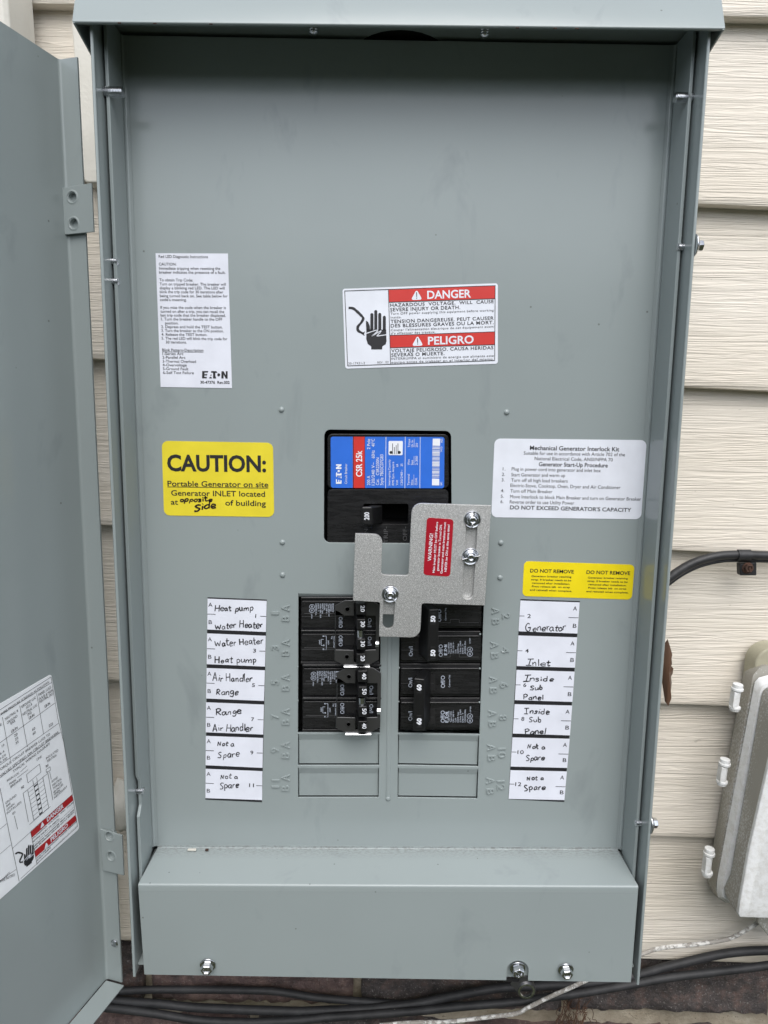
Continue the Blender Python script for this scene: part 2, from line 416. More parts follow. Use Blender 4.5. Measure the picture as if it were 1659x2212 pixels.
def ribbon(mb, fc, pts2, wd, mi=0):
    """a pen stroke through crop pixels"""
    P_ = smoothpath([(p[0], p[1], 0) for p in pts2], 4) if len(pts2) > 2 else [Vector((*p, 0)) for p in pts2]
    L_, R_ = [], []
    for i, p in enumerate(P_):
        t = P_[min(i + 1, len(P_) - 1)] - P_[max(i - 1, 0)]
        if t.length < 1e-6: t = Vector((1, 0, 0))
        t.normalize(); nn = Vector((-t.y, t.x, 0)) * wd / 2 * (0.8 + 0.4 * random.random())
        L_.append(fc.pt(p.x + nn.x, p.y + nn.y)); R_.append(fc.pt(p.x - nn.x, p.y - nn.y))
    n_ = len(P_)
    mb.add(L_ + R_, [[i, i + 1, n_ + i + 1, n_ + i] for i in range(n_ - 1)], mi)
GL = {  # pen letters: advance, strokes; x-height .5, capitals 1
 'H': (.75, [[(.08, 1), (.1, 0)], [(.58, 1), (.6, 0)], [(.08, .5), (.6, .52)]]),
 'e': (.55, [[(.08, .26), (.45, .3), (.4, .5), (.2, .5), (.06, .25), (.2, .0), (.48, .08)]]),
 'a': (.58, [[(.42, .44), (.2, .48), (.06, .22), (.2, .0), (.4, .2), (.43, .46), (.44, .1), (.54, .0)]]),
 't': (.45, [[(.2, .9), (.2, .1), (.3, .0), (.4, .06)], [(.02, .56), (.42, .58)]]),
 'p': (.55, [[(.1, .5), (.1, -.38)], [(.1, .4), (.3, .52), (.45, .28), (.3, .02), (.1, .08)]]),
 'u': (.58, [[(.08, .5), (.1, .1), (.26, .0), (.42, .15), (.44, .5)], [(.44, .5), (.46, .1), (.54, 0)]]),
 'm': (.85, [[(.08, .5), (.08, 0)], [(.08, .3), (.24, .5), (.36, .4), (.36, 0)], [(.36, .3), (.54, .5), (.68, .4), (.7, 0)]]),
 'W': (.9, [[(.04, .62), (.2, .0), (.4, .45), (.58, .0), (.78, .64)]]),
 'r': (.42, [[(.08, .5), (.1, 0)], [(.1, .3), (.22, .5), (.4, .5)]]),
 'A': (.75, [[(.02, 0), (.32, 1), (.36, 1), (.6, 0)], [(.12, .36), (.55, .38)]]),
 'i': (.26, [[(.12, .5), (.13, 0)], [(.12, .72), (.14, .78)]]),
 'R': (.7, [[(.1, 0), (.1, .95)], [(.02, .85), (.3, 1), (.55, .78), (.4, .52), (.12, .45)], [(.2, .46), (.6, 0)]]),
 'n': (.56, [[(.08, .5), (.08, 0)], [(.08, .3), (.26, .52), (.4, .4), (.42, 0)]]),
 'g': (.56, [[(.42, .44), (.2, .48), (.06, .24), (.2, .04), (.42, .2)], [(.42, .48), (.44, -.2), (.3, -.42), (.06, -.3)]]),
 'N': (.8, [[(.1, 0), (.12, .85)], [(.12, .85), (.5, .05)], [(.5, .05), (.56, .9)]]),
 'o': (.5, [[(.28, .48), (.08, .4), (.06, .12), (.24, .0), (.42, .16), (.4, .42), (.24, .5)]]),
 'S': (.66, [[(.55, .88), (.35, 1), (.12, .8), (.3, .55), (.5, .3), (.36, .04), (.06, .08)]]),
 's': (.46, [[(.38, .46), (.2, .52), (.1, .38), (.32, .2), (.26, .02), (.04, .04)]]),
 'G': (.85, [[(.62, .86), (.42, 1), (.16, .7), (.1, .3), (.34, .0), (.6, .12), (.64, .42)], [(.36, .42), (.78, .44)]]),
 'I': (.6, [[(.3, 1), (.28, 0)], [(.04, .98), (.6, 1)], [(.02, 0), (.55, .02)]]),
 'l': (.26, [[(.12, 1), (.13, 0)]]),
 'd': (.58, [[(.42, .42), (.2, .48), (.06, .22), (.22, .0), (.42, .14)], [(.44, 1), (.45, 0)]]),
 'b': (.56, [[(.1, 1), (.1, .02)], [(.1, .36), (.3, .5), (.46, .26), (.28, .0), (.1, .06)]]),
 'P': (.66, [[(.12, 0), (.12, .95)], [(.04, .86), (.32, 1), (.56, .76), (.38, .5), (.12, .46)]]),
 'D': (.7, [[(.12, .05), (.14, .7)], [(.06, .72), (.4, .72), (.56, .36), (.36, .02), (.1, .02)]]),
 ' ': (.4, [])}
def script(mb, fc, s, p1, p2, h, wd, mi=0):
    tot = sum(GL[c][0] for c in s) - 0.1; ux, uy = p2[0] - p1[0], p2[1] - p1[1]; x = 0
    ln = math.hypot(ux, uy); nx, ny = uy / ln, -ux / ln
    for c in s:
        adv, st = GL[c]; jy = random.uniform(-.10, .08); js = random.uniform(.86, 1.16); sl = random.uniform(-.05, .16); jx = random.uniform(.88, 1.12)
        ws = random.uniform(.8, 1.25)
        for pl in st:
            pts = []
            for px, py in pl:
                px += random.uniform(-.03, .03); py += random.uniform(-.035, .035)
                X_, Y_ = (x + (px - adv / 2) * jx + adv / 2 + sl * py), py * js + jy
                pts.append((p1[0] + ux * X_ / tot + nx * h * Y_, p1[1] + uy * X_ / tot + ny * h * Y_))
            ribbon(mb, fc, pts, wd * ws, mi)
        x += adv

# ================================================================== ground, and unseen foliage added to block low sky light
g = MB(); n_ = 24
vs, fs = [], []
for j in range(n_ + 1):
    for i in range(n_ + 1):
        x = (i / n_ - .5) * 2; y = (j / n_ - .5) * 2
        X, Y = 60000 * x * abs(x) ** 1.6, 60000 * y * abs(y) ** 1.6
        vs.append((X, Y, -640 + 25 * noise.noise(Vector((X, Y, 0)) * 0.0007)))
for j in range(n_):
    for i in range(n_): a0 = j * (n_ + 1) + i; fs.append((a0, a0 + 1, a0 + n_ + 2, a0 + n_ + 1))
GROUND = rough_mat('mulch_and_grass', [(0.3, (0.03, 0.034, 0.018)), (0.55, (0.055, 0.065, 0.028)), (0.75, (0.09, 0.075, 0.05))], 0.95, 40, 0.02, 5)
g.add(vs, fs).build('ground', GROUND, kind='structure', smooth=60)
LEAFY = mat('sky_block_foliage', (0.05, 0.075, 0.03), 0.6, build=lambda n, b: n.links.new(ramp(n, noi(n, coords(n), 2.5, 4), [(0.3, (0.03, 0.05, 0.02)), (0.7, (0.09, 0.12, 0.045))]), b.inputs['Base Color']))
hg = MB()
for k in range(16000):
    x = random.uniform(-9000, 9500); top = 1500 + 300 * noise.noise(Vector((x * .0009, 3, 1))) + 120 * noise.noise(Vector((x * .004, 9, 1)))
    z = -640 + (top + 640) * random.random() ** 0.7; y = -6200 + random.uniform(-380, 380) * (1 - ((z + 640) / (top + 640)) ** 4 * .6)
    s_ = random.uniform(60, 130); M_ = Matrix.Rotation(random.uniform(0, 6.3), 3, 'Z') @ Matrix.Rotation(random.uniform(-1.2, 1.2), 3, 'X')
    c_ = Vector((x, y, z)); hg.add([c_ + M_ @ Vector(q) * s_ for q in ((-1, 0, -.5), (0, .2, -.9), (1, 0, 0), (0, .2, .9))], [(0, 1, 2, 3)])
hg.build('sky_block_hedge', LEAFY, kind='stuff', label='unseen foliage screen added to block low sky light', recalc=False)

# ================================================================== house wall: lapped siding
SL = -0.034
ZB = [696, 567.7, 436.8, 300.4, 169.7, 38.4, -83.0, -202.0]     # lower edge of each course at x = 450
wall = thing('siding_wall', 'cream wood grain lap siding of the house behind the gray panel', 'wall', (200, 80, -202))
SLK = {-2: 0, -1: 0, 0: 0, 1: 0, 2: -.026}
def zrow(z, x, k=9): return z + SLK.get(k, SL) * (x - 450)
for k in range(-2, len(ZB)):
    zb = ZB[k] if k >= 0 else ZB[0] + 128 * (-k); zt = zb + 150
    prof = [(94, zt), (80.6, zb + 7), (80, zb + 3.5), (81, zb + .8), (83.5, zb), (95, zb + 1.5), (97, zb + 8), (97, zt)]
    xs = [-900 + i * 75 for i in range(33)]
    loops = []
    for x in xs:
        wob = 0.9 * noise.noise(Vector((x * .004, k * 7.1, 0)))
        loops.append([(x, y + wob * .4, zrow(z, x, k) + (wob if i in (1, 2, 3, 4) else 0)) for i, (y, z) in enumerate(prof)])
    MB().loft(loops).build('siding_board', SIDING, wall, smooth=40)
sh = MB(); sh.box((-900, 99, -215), (1500, 112, 1090)); sh.build('sheathing', TRIM, wall)
settle(wall)
# vertical trim boards
t = MB(); a_, b_ = at(164, 62, 74), at(190.5, 398, 74)
dxz = (b_.x - a_.x) / (b_.z - a_.z)
zt, zb_ = at(164, 52, 74).z, at(190, 402, 74).z
lt = lambda z: a_.x + (z - a_.z) * dxz
t.prism(rnd([(lt(zt), 66, zt), (60, 66, zt), (60, 66, zb_), (lt(zb_), 66, zb_)], 3), (0, 13, 0))
t.build('trim_board', TRIM, bevel=1.5, label='smooth off white trim strip behind the upper left edge of the panel', cat='trim board')
t = MB(); zt = 230
p0_, p1_ = at(262, 662, 70), at(283, 1005, 70)
t.prism(rnd([(at(250, 662, 70).x, 66, at(250, 662, 70).z), (30, 66, at(262, 664, 70).z), (30, 66, -60), (at(300, 1005, 70).x - 4, 66, -60), (p1_.x - 8, 66, p1_.z)], 2), (0, 13, 0))
cp = MB(); q0, q1 = at(16.5, 0, 40), at(21.4, 64, 40)
cx_ = lambda z: q0.x + (z - q0.z) * (q1.x - q0.x) / (q1.z - q0.z)
cp.loft([[(cx_(z) - 62, 78, z), (cx_(z) - 62, 42, z), (cx_(z) - 58, 38, z), (cx_(z) - 3, 38, z), (cx_(z), 41, z), (cx_(z), 78, z)] for z in (900, 470, 300, -190)])
cp.build('downspout', TRIM, bevel=1.2, label='off white downspout behind the top of the open door', cat='downspout')

# ================================================================== brick base
bw = thing('brick_wall', 'dark red brick foundation under the siding with tan mortar', 'brick wall', (200, 90, -640))
mo = MB(); xs = [-900 + 12 * i for i in range(200)]
def mtop(x): return zrow(-192, x)
vs, fs = [], []; rows_ = [0, -8, -15, -40, -66, -72, -78, -84, -110, -150, -250, -350, -460]
for z in rows_:
    for x in xs: vs.append((x, 96 - 4.5 * noise.noise(Vector((x, 0, z)) * 0.035) - 2 * noise.noise(Vector((x, 5, z)) * .12), mtop(x) + z))
nx_ = len(xs)
for j in range(len(rows_) - 1):
    for i in range(nx_ - 1): a0 = j * nx_ + i; fs.append((a0, a0 + 1, a0 + nx_ + 1, a0 + nx_))
mo.add(vs, fs).build('mortar', MORTAR, bw, smooth=60)
def brick_mesh(seed, L_):
    b = MB(); nx, nz = 44, 15; rng = random.Random(seed); H_ = 56.0
    def surf(u, v):
        x = u * L_; z = -v * H_
        ed = min(u * L_, (1 - u) * L_, v * H_, (1 - v) * H_)
        rnd_ = 3.8 * max(0, 1 - ed / 6) ** 2
        d = 4.2 * noise.noise(Vector((x * .035 + seed, seed, z * .05))) + 2.6 * noise.noise(Vector((x * .13, seed, z * .15))) + 1.3 * noise.noise(Vector((x * .4, seed, z * .4)))
        ex = 2.2 * noise.noise(Vector((v * 5, seed, 4))) if u in (0, 1) else 0
        ez = 3.6 * noise.noise(Vector((x * .05, seed, 9 + v * 7))) + 2.2 * noise.noise(Vector((x * .2, seed, 9 + v * 7))) if v in (0, 1) else 0
        return (x + ex, d + rnd_, z + ez)
    vs = [surf(i / nx, j / nz) for j in range(nz + 1) for i in range(nx + 1)]
    fs = [(j * (nx + 1) + i, j * (nx + 1) + i + 1, (j + 1) * (nx + 1) + i + 1, (j + 1) * (nx + 1) + i) for j in range(nz) for i in range(nx)]
    rim = [j * (nx + 1) for j in range(nz + 1)] + [nz * (nx + 1) + i for i in range(1, nx + 1)] + [j * (nx + 1) + nx for j in range(nz - 1, -1, -1)] + [i for i in range(nx - 1, 0, -1)]
    o = len(vs); vs += [(vs[r_][0], 16, vs[r_][2]) for r_ in rim]
    for i in range(len(rim)): j = (i + 1) % len(rim); fs.append((rim[i], rim[j], o + j, o + i))
    b.add(vs, fs); me_o = b.build('brick', BRICKS[seed % 2], None, smooth=50); me = me_o.data; bpy.data.objects.remove(me_o); return me
meshes = [brick_mesh(s_, 182) for s_ in range(8)]
for row in range(6):
    off = 0 if row % 2 == 0 else 95
    for i in range(-6, 8):
        X0 = 163.1 + 3 + i * 190.0 + off - (0 if row else 0)
        o = bpy.data.objects.new('brick', meshes[(i * 3 + row * 5) % 8 if not (row == 0 and i in (1,)) else 0]); col.objects.link(o)
        z0 = -203 - row * 75 + SL * (X0 + 90 - 450) * (0.55)
        o.location = Vector((X0, 86, z0 + random.uniform(-1, 1))) * S; o.rotation_euler = (0, math.atan(-SL * .55) + random.uniform(-.006, .006), 0)
        o.parent = bw
settle(bw)

# ================================================================== electrical panel
panel = thing('electrical_panel', 'open gray outdoor electrical panel with breakers and many labels', 'electrical panel', (185, 80, -115))
XL, XR = 12.32, 358.01
# box sides
topz = lambda y: min(513, 496.5 + (y + 46) * 1.5)
for sgn, xo in ((-1, 7.0), (1, 363.4)):
    bot = -112.5 if sgn < 0 else -117; xi = xo - sgn * .5
    m = MB()
    m.prism([(xi, -38.6, bot), (xi, 79, bot + 3), (xi, 79, 513), (xi, -22, 513), (xi, -38.6, topz(-38.6))], (-sgn * 1.3, 0, 0))
    o = m.build('side_wall', PAINT, panel, bevel=.3)
    MB().loft([[(xo, -36.5, z), (xo, -38.4, z), (xo - sgn * .5, -39.2, z), (xo - sgn * 1.5, -39.2, z), (xo - sgn * 2.0, -38.7, z), (xo - sgn * 2.0, -37.8, z), (xo - sgn * 1.0, -36.5, z)] for z in (bot, topz(-39) - 1)]).build('front_hem', PAINT, o, smooth=50)
MB().box((6, 79, -110), (364, 80.5, 515)).build('back_wall', PAINT, panel)
MB().box((9, -33, -108.5), (361, 78, -107)).build('bottom_wall', PAINT, panel)
# top wall with a knockout
kc = at(862, 68, -5); kc = Vector((186, 6, 0))
tw = MB().prism([(9, -22, 513), (361.5, -22, 513), (361.5, 79, 513), (9, 79, 513)], (0, 0, 1.5), [circle((186, 22, 513), 29, 28, (1, 0, 0), (0, 1, 0))])
tw.build('top_wall', PAINT, panel)
MB().prism(circle((186, 22, 515.2), 31, 28, (1, 0, 0), (0, 1, 0)), (0, 0, 1.2)).build('knockout_disc', VOID, panel)

# dead front: flat face with openings
def DF(x, y, Y=0.0): p = at(x, y, Y); return (p.x, Y, p.z)
ZT, ZBt = 510.5, -39.2
c23 = crop(820, 1640, 280, 1408); c24 = crop(1080, 1640, 300, 1508); c27 = crop(820, 2040, 560, 1659)
outline = [(XL + 3, 0, ZBt), (XL + 3, 0, ZT), (XR - 3, 0, ZT), (XR - 3, 0, ZBt)]
holes = [rnd([DF(700.5, 928), DF(974.5, 931), DF(976, 1174.5), DF(699.5, 1172)], 4.2)]
lc = [DF(644.6, 1282), DF(822.5, 1285), DF(820.2, 1583.5), DF(643.5, 1583)]
rc = [DF(864, 1290), DF(1045.5, 1290), DF(1035.8, 1586.5), DF(859.8, 1583.7)]
holes += [lc, rc]
kos = [[DF(644, 1586), DF(819, 1586), DF(818.5, 1653.5), DF(644, 1653.5)], [DF(644, 1659), DF(818.5, 1659), DF(817.5, 1723), DF(644, 1723)],
       [DF(860, 1587), DF(1035, 1589), DF(1033, 1656), DF(859.5, 1653)], [DF(859.5, 1659), DF(1033, 1661.5), DF(1031, 1725.6), DF(859, 1723)]]
holes += [h[:] for h in kos]
fr = MB().prism(outline, (0, 1.5, 0), holes).build('dead_front', PAINT, panel, bevel=0.55)
# flanges that bend forward at both sides
def dz_in(y, X=XL): return atx(0, y, X).z
for sgn, X in ((1, XL), (-1, XR)):
    pr = profile([(X + sgn * 3.02, 0), (X, 0), (X, -6)], 2.6, 0)[:8]
    arc = [(x, y) for x, y, _ in profile([(X + sgn * 3.02, 0), (X, 0), (X, -3.0)], 2.8, 0.001, 8)[:10]]
    MB().loft([[(x, y, ZBt) for x, y in arc] + [(x + sgn * -1.2 if i == 9 else x, y + 1.2 if i < 9 else y, ZBt) for i, (x, y) in reversed(list(enumerate(arc)))],
               [(x, y, ZT) for x, y in arc] + [(x + sgn * -1.2 if i == 9 else x, y + 1.2 if i < 9 else y, ZT) for i, (x, y) in reversed(list(enumerate(arc)))]]).build('corner_bend', PAINT, fr, smooth=60)
    if sgn > 0: fl = [(-3, ZT), (-26, ZT), (-26, 31), (-22, 25), (-22, 7), (-27, 1), (-27, -52), (-3, ZBt - .5)]
    else: fl = [(-3, ZT), (-26, ZT), (-26, -50), (-3, ZBt - .5)]
    MB().prism([(X, y, z) for y, z in fl], (-sgn * 2.2, 0, 0)).build('side_flange', PAINT, fr, bevel=0.5)
# centre rib, dimples, knockout plates, stub lips
rb = MB(); 
def ridge(mb, p, q, w_, h_, seg=6):
    p, q = Vector(p), Vector(q); d = (q - p).normalized(); s_ = Vector((d.z, 0, -d.x))
    lp = [[c + s_ * w_ * math.cos(math.pi * k / seg) + Vector((0, -h_ * math.sin(math.pi * k / seg) + 0.1, 0)) for k in range(seg + 1)] for c in (p, q)]
    mb.loft(lp, closed=False, caps=False)
ridge(rb, DF(842, 1366), DF(838.5, 1722), 1.9, .75)
rb.lathe(DF(838.3, 1725), (0, -1, 0), [(1.9, -.2), (1.7, .5), (1.1, .95), (.3, 1.1)], 14)
rb.build('stiffening_rib', PAINT, fr, smooth=50)
for x, y in ((608, 885), (1094.5, 890.5), (610, 1171.5), (610.5, 1242), (1082, 1172.5), (1080, 1248)):
    MB().lathe(DF(x, y), (0, -1, 0), [(2.0, -.2), (1.8, .5), (1.2, 1.0), (.4, 1.25)], 14).build('dimple', PAINT, fr, smooth=70)
for h in kos:
    tl, tr, br, bl = [Vector(p) for p in h]; x0, x1 = max(tl.x, bl.x) + .45, min(tr.x, br.x) - .45
    zt, zb_ = (tl.z + tr.z) / 2, (bl.z + br.z) / 2 + .6
    pr = profile([(0.05, zt + 1), (0.05, zt - .2), (2.1, zt - 5.2), (2.1, zb_)], 2.2, 1.2)
    tilt = (br.z - bl.z)
    MB().loft([[(x, y, z + tilt * ((x - x0) / (x1 - x0) - .5) * .9) for y, z, _ in pr] for x in (x0, x1)]).build('knockout_plate', PAINT, fr, smooth=40)
for h, n2 in ((lc, 0), (rc, 1)):
    tl, tr = Vector(h[0]), Vector(h[1])
    pr = profile([(0.05, 1), (0.05, -.2), (1.8, -2.6)], 1.5, 1.2)
    MB().loft([[(x, y, (tl.z if x < tl.x + 5 else tr.z) + z) for y, z, _ in pr] for x in (tl.x + .3, tr.x - .3)]).build('stub_lip', PAINT, fr, smooth=40)
# little torn tabs at the edges of the breaker openings
for k in range(1, 4):
    for X, s_ in ((lc[3][0], 1), (rc[1][0] - k * .6, -1), (rc[3][0], 1), (lc[1][0], -1)):
        z = 50.8 + (k - 0.05) * 25.4
        MB().box((X - .6, -.25, z - .5), (X + .6, 1.2, z + .5)).build('torn_tab', PAINT, fr, bevel=.2)
# embossed circuit numbers
c25 = crop(560, 1660, 300, 1070); c26 = crop(1350, 1560, 450, 1382)
f25 = Face((0, -.02, 0), (0, -1, 0), c25); f26 = Face((0, -.02, 0), (0, -1, 0), c26)
def emb(fc, s, p1, p2, h, nm='embossed_letter'):
    m = MB(); text(m, fc, s, p1, p2, h, 0.012, depth=.8); m.build(nm, PAINT, fr, bevel=.16, seg=1)
for s, x, yc, dy in (('1', 800, 228, 15), ('3', 800, 575, 22), ('5', 800, 925, 22), ('7', 800, 1268, 22), ('9', 800, 1605, 22), ('11', 805, 1938, 40)):
    emb(f25, s, (x, yc + dy), (x, yc - dy), 72, 'embossed_number')
for y in (178, 525, 875, 1218, 1552, 1880):
    emb(f25, 'A', (910, y + 34), (910, y - 34), 78); emb(f25, 'B', (905, y + 132), (905, y + 78), 72)
for k, (s, yc, dy) in enumerate((('2', 530, 22), ('4', 825, 24), ('6', 1128, 22), ('8', 1408, 22), ('10', 1712, 42), ('12', 1993, 42))):
    x = 192 - k * 9.2; emb(f26, s, (x, yc - dy), (x + 2, yc + dy), 62, 'embossed_number')
    ya = (485, 780, 1080, 1370, 1665, 1952)[k]; xa = 100 - k * 9.5
    emb(f26, 'A', (xa, ya - 29), (xa, ya + 29), 66); emb(f26, 'B', (xa + 4, ya + 68), (xa + 4, ya + 118), 60)

# lower cover: shelf that juts out and drops to the bottom
cz_l, cz_r = -42.6, -41.6
def cvr(x): return (x - 13) / 345.0
xa, xb = at(298.5, 1912, -38).x, at(1379, 1916, -38).x
def cover_z(y, x, z0): return z0
pr = lambda zt_, zc, zb2, tilt=0: profile([(-.6, zt_ + 3), (-.6, zt_), (-38, zc), (-36.5, zb2)], 2.3, 1.3)
notchc = at(1117, 2092, -37)
zbl, zbr = at(312, 2105, -37).z, at(1363, 2122, -37).z
x_bl, x_br = at(312, 2105, -37).x, at(1363, 2122, -37).x
# shelf + upper front as a bent sheet, then the front plate with its round notch
prs = profile([(-.7, -38.4), (-.7, -39.9), (-38, -42.2), (-37.93, -47)], 1.6, 1.3, 6)
MB().loft([[(x + (2.0 if z > -41 and y > -10 else 0) * (1 if k == 0 else -1), y, z + (.7 * k)) for y, z, _ in prs] for k, x in ((0, xa), (1, xb))]).build('cover_shelf', DUSTY, panel, smooth=40)
nl, nr = at(1093.5, 2121, -37), at(1140.5, 2121, -37); nt_ = at(1117, 2083, -37)
nrad = (nr.x - nl.x) / 2
ncx = (nl.x + nr.x) / 2; zc_ = nt_.z - nrad + 3
fz = lambda x: zbl + (zbr - zbl) * (x - x_bl) / (x_br - x_bl)
fo = [(xa, 0, -47), (xb, 0, -46.3), (x_br, 0, zbr), (nr.x, 0, fz(nr.x))]
fo += [(ncx + nrad * math.cos(t_), 0, zc_ + nrad * math.sin(t_)) for t_ in [math.pi * k / 12 for k in range(13)]]
fo += [(nl.x, 0, fz(nl.x)), (x_bl, 0, zbl)]
yf = lambda z: -37.93 + (-47 - z) * 0.014
MB().prism([(x, yf(z), z) for x, _, z in fo], (0, 1.3, 0)).build('lower_cover', PAINT, panel)
MB().box((ncx - 24, -34.0, at(1117, 2110, -34).z), (ncx + 24, -32.9, -60)).build('inner_lip', PAINT, panel)
# latch tab hanging in the notch
c37 = crop(1380, 2620, 280, 1659)
lt_ = Face((0, -35.4, 0), (0, -1, 0), c37)
ol = [lt_.pt(*q) for q in ((480, 755), (640, 755), (648, 840), (712, 850), (755, 960), (735, 1045), (660, 1110), (560, 1112), (480, 1060), (420, 985), (330, 880), (350, 835), (478, 850))]
hc = lt_.pt(592, 978); hr = (lt_.pt(700, 978) - hc).length
MB().prism(rnd(ol, 1.0, 3), (0, 1.2, 0), [circle(hc, hr, 22)]).build('latch_tab', DARKMETAL, panel, bevel=.35)
MB().lathe(hc + Vector((0, -1.4, 0)), (0, 1, 0), [(hr + 1.3, 1.2), (hr + 1.3, .3), (hr + .5, 0), (hr - .1, .3), (hr - .1, 1.2)], 26, 0, False).build('eyelet_ring', ZINC, panel, smooth=60)
MB().box((lt_.pt(260, 0).x, -35.0, lt_.pt(0, 845).z), (lt_.pt(640, 0).x, -34.6, lt_.pt(0, 785).z)).build('latch_backing', VOID, panel)

def hexhead(mb, c, ax, r, h, rotz=0.0, slot=None):
    ax = Vector(ax).normalized(); u = ax.orthogonal().normalized(); u = Matrix.Rotation(rotz, 3, ax) @ u; v = ax.cross(u); c = Vector(c)
    hexa = lambda rr, hh: [c + ax * hh + (u * math.cos(math.pi * k / 3) + v * math.sin(math.pi * k / 3)) * rr for k in range(6)]
    mb.loft([hexa(r, 0), hexa(r, h * .85), hexa(r * .86, h), hexa(r * .6, h), hexa(r * .55, h * .8)])
    mb.lathe(c, ax, [(r * 1.28, -.05), (r * 1.3, .5), (r * 1.1, 1.1)], 22)
    if slot: mb.box((-r * .72, -r * .13, 0), (r * .72, r * .13, h * 1.05), mat=Matrix.Translation(c) @ (Matrix((u * math.cos(slot) + v * math.sin(slot), -u * math.sin(slot) + v * math.cos(slot), ax)).transposed().to_4x4()))
for x, y, nm in ((449, 2086, 0), (1222, 2096, .2), (1118, 2093, .5)):
    m = MB(); d = -38.2 if nm != .5 else -36.4
    hexhead(m, at(x, y - 2, d), (0, -1, -.12), 4.3, 5.2, nm + .2, None if nm != .5 else .9)
    m.build('hex_screw', ZINC, panel, bevel=.3)
# hood
c21 = crop(0, 0, 1080, 1659)
hx0, hx1 = at(155.5, 47, -46).x, at(1567, 63, -46).x
hzl, hzr = at(155, 49, -46).z, at(1566, 64, -46).z
prh = profile([(-41.5, 1.2), (-46, 0), (-28, 30), (40, 62), (80, 66)], 2.0, -1.3, 5)
hood = MB().loft([[(x + (x - 185) / 185 * min(z, 40) * .11, y, z + zz) for y, z, _ in prh] for x, zz in ((hx0, hzl), (hx1, hzr))]).build('hood', PAINT, panel, smooth=40)
for x, zz in ((hx0, hzl), (hx1, hzr)):
    xf = x + (-3.2 if x < 100 else 3.2)
    MB().prism([(x, -45.2, zz + .3), (xf, -27.6, zz + 29.4), (xf, 40, zz + 61), (xf, 79, zz + 65), (x, 79, zz - 17), (x, -20, zz - 6.0)], (1.2 if x < 100 else -1.2, 0, 0)).build('hood_side', PAINT, hood, bevel=.4)
# nicks along the lip
for x in (257, 334, 455, 1118, 1200, 1247):
    p = at(x, 47 + (x - 155) * .0121 + 1, -46.5); MB().box((p.x - 1.0, p.y + .3, p.z - .1), (p.x + 1.0, p.y + 1, p.z + .5)).build('lip_nick', RUST, hood, bevel=.2)
# screws poking down from the top wall
for x in (677, 1047):
    p = at(x, 62, -24); m = MB(); z0 = 513
    pts = [(p.x, -24, z0 - i * .5) for i in range(0, 24)]
    m.tube(pts, [2.1 if i % 3 else 2.7 for i in range(23)] + [1.2], 10); m.build('screw_tip', ZINC, hood, smooth=30)
# screws through the sides
def side_screw(X0, X1, Y, Z, r, name='side_screw', pitch=.9):
    n2 = max(8, int(abs(X1 - X0) / pitch * 3)); pts = [(X0 + (X1 - X0) * i / n2, Y, Z) for i in range(n2 + 1)]
    rr = [r * (1 if i % 3 == 0 else .84) for i in range(n2)] + [r * .6]
    MB().tube(pts, rr, 12).build(name, ZINC, panel, smooth=25)
side_screw(7.5, 20.5, -25.5, 467.4, 3.0, 'side_bolt'); side_screw(363, 350.3, -23.5, 470.5, 3.0, 'side_bolt')
for (x, y, X, d) in ((246, 565, 10.0, 1), (247.5, 608, 10.0, 1), (303, 1708, 11.3, 1), (1472, 534, 360.5, -1), (1380, 1777, 360.3, -1)):
    p = atx(x, y, X); side_screw(X - d * 4, X + d * 3.0, p.y, p.z, 2.5)
for x, y in ((1509, 528), (1411, 1785)):
    p = atx(x, y, 365); m = MB(); m.lathe((363.2, p.y + 4, p.z), (1, 0, 0), [(7.0, 0), (7.2, .6), (5.6, 1.9), (3.5, 2.4)], 22); hexhead(m, (365.2, p.y + 4, p.z), (1, 0, 0), 3.4, 4.0, .3)
    m.build('washer_head_bolt', ZINC, panel, bevel=.25)

# door, swung wide open
dd = Vector((.2845, .9587, 0)); dn = Vector((.9587, -.2845, 0)); K0 = Vector((-24.8, -6.5, 0))
dT, dB = 493.0, -143.5
door = MB()
dpt = lambda s_, o_, z: K0 + dd * s_ + dn * o_ + Vector((0, 0, z))
prd = profile([(-345, 14), (-345, 0), (0, 0), (0, 13.2)], 2.0, -1.3, 6)       # (along dd, along dn)
door.loft([[dpt(a_, b_, z) for a_, b_, _ in prd] for z in (dB, dT)])
door = door.build('door', PAINT, panel, smooth=40)
MB().prism([dpt(-2, 1, dB + .6), dpt(-2, 16.5, dB + .6), dpt(-344, 16.5, dB + .6), dpt(-344, 1, dB + .6)], (0, 0, -1.3)).build('bottom_flange', PAINT, door, bevel=.4)
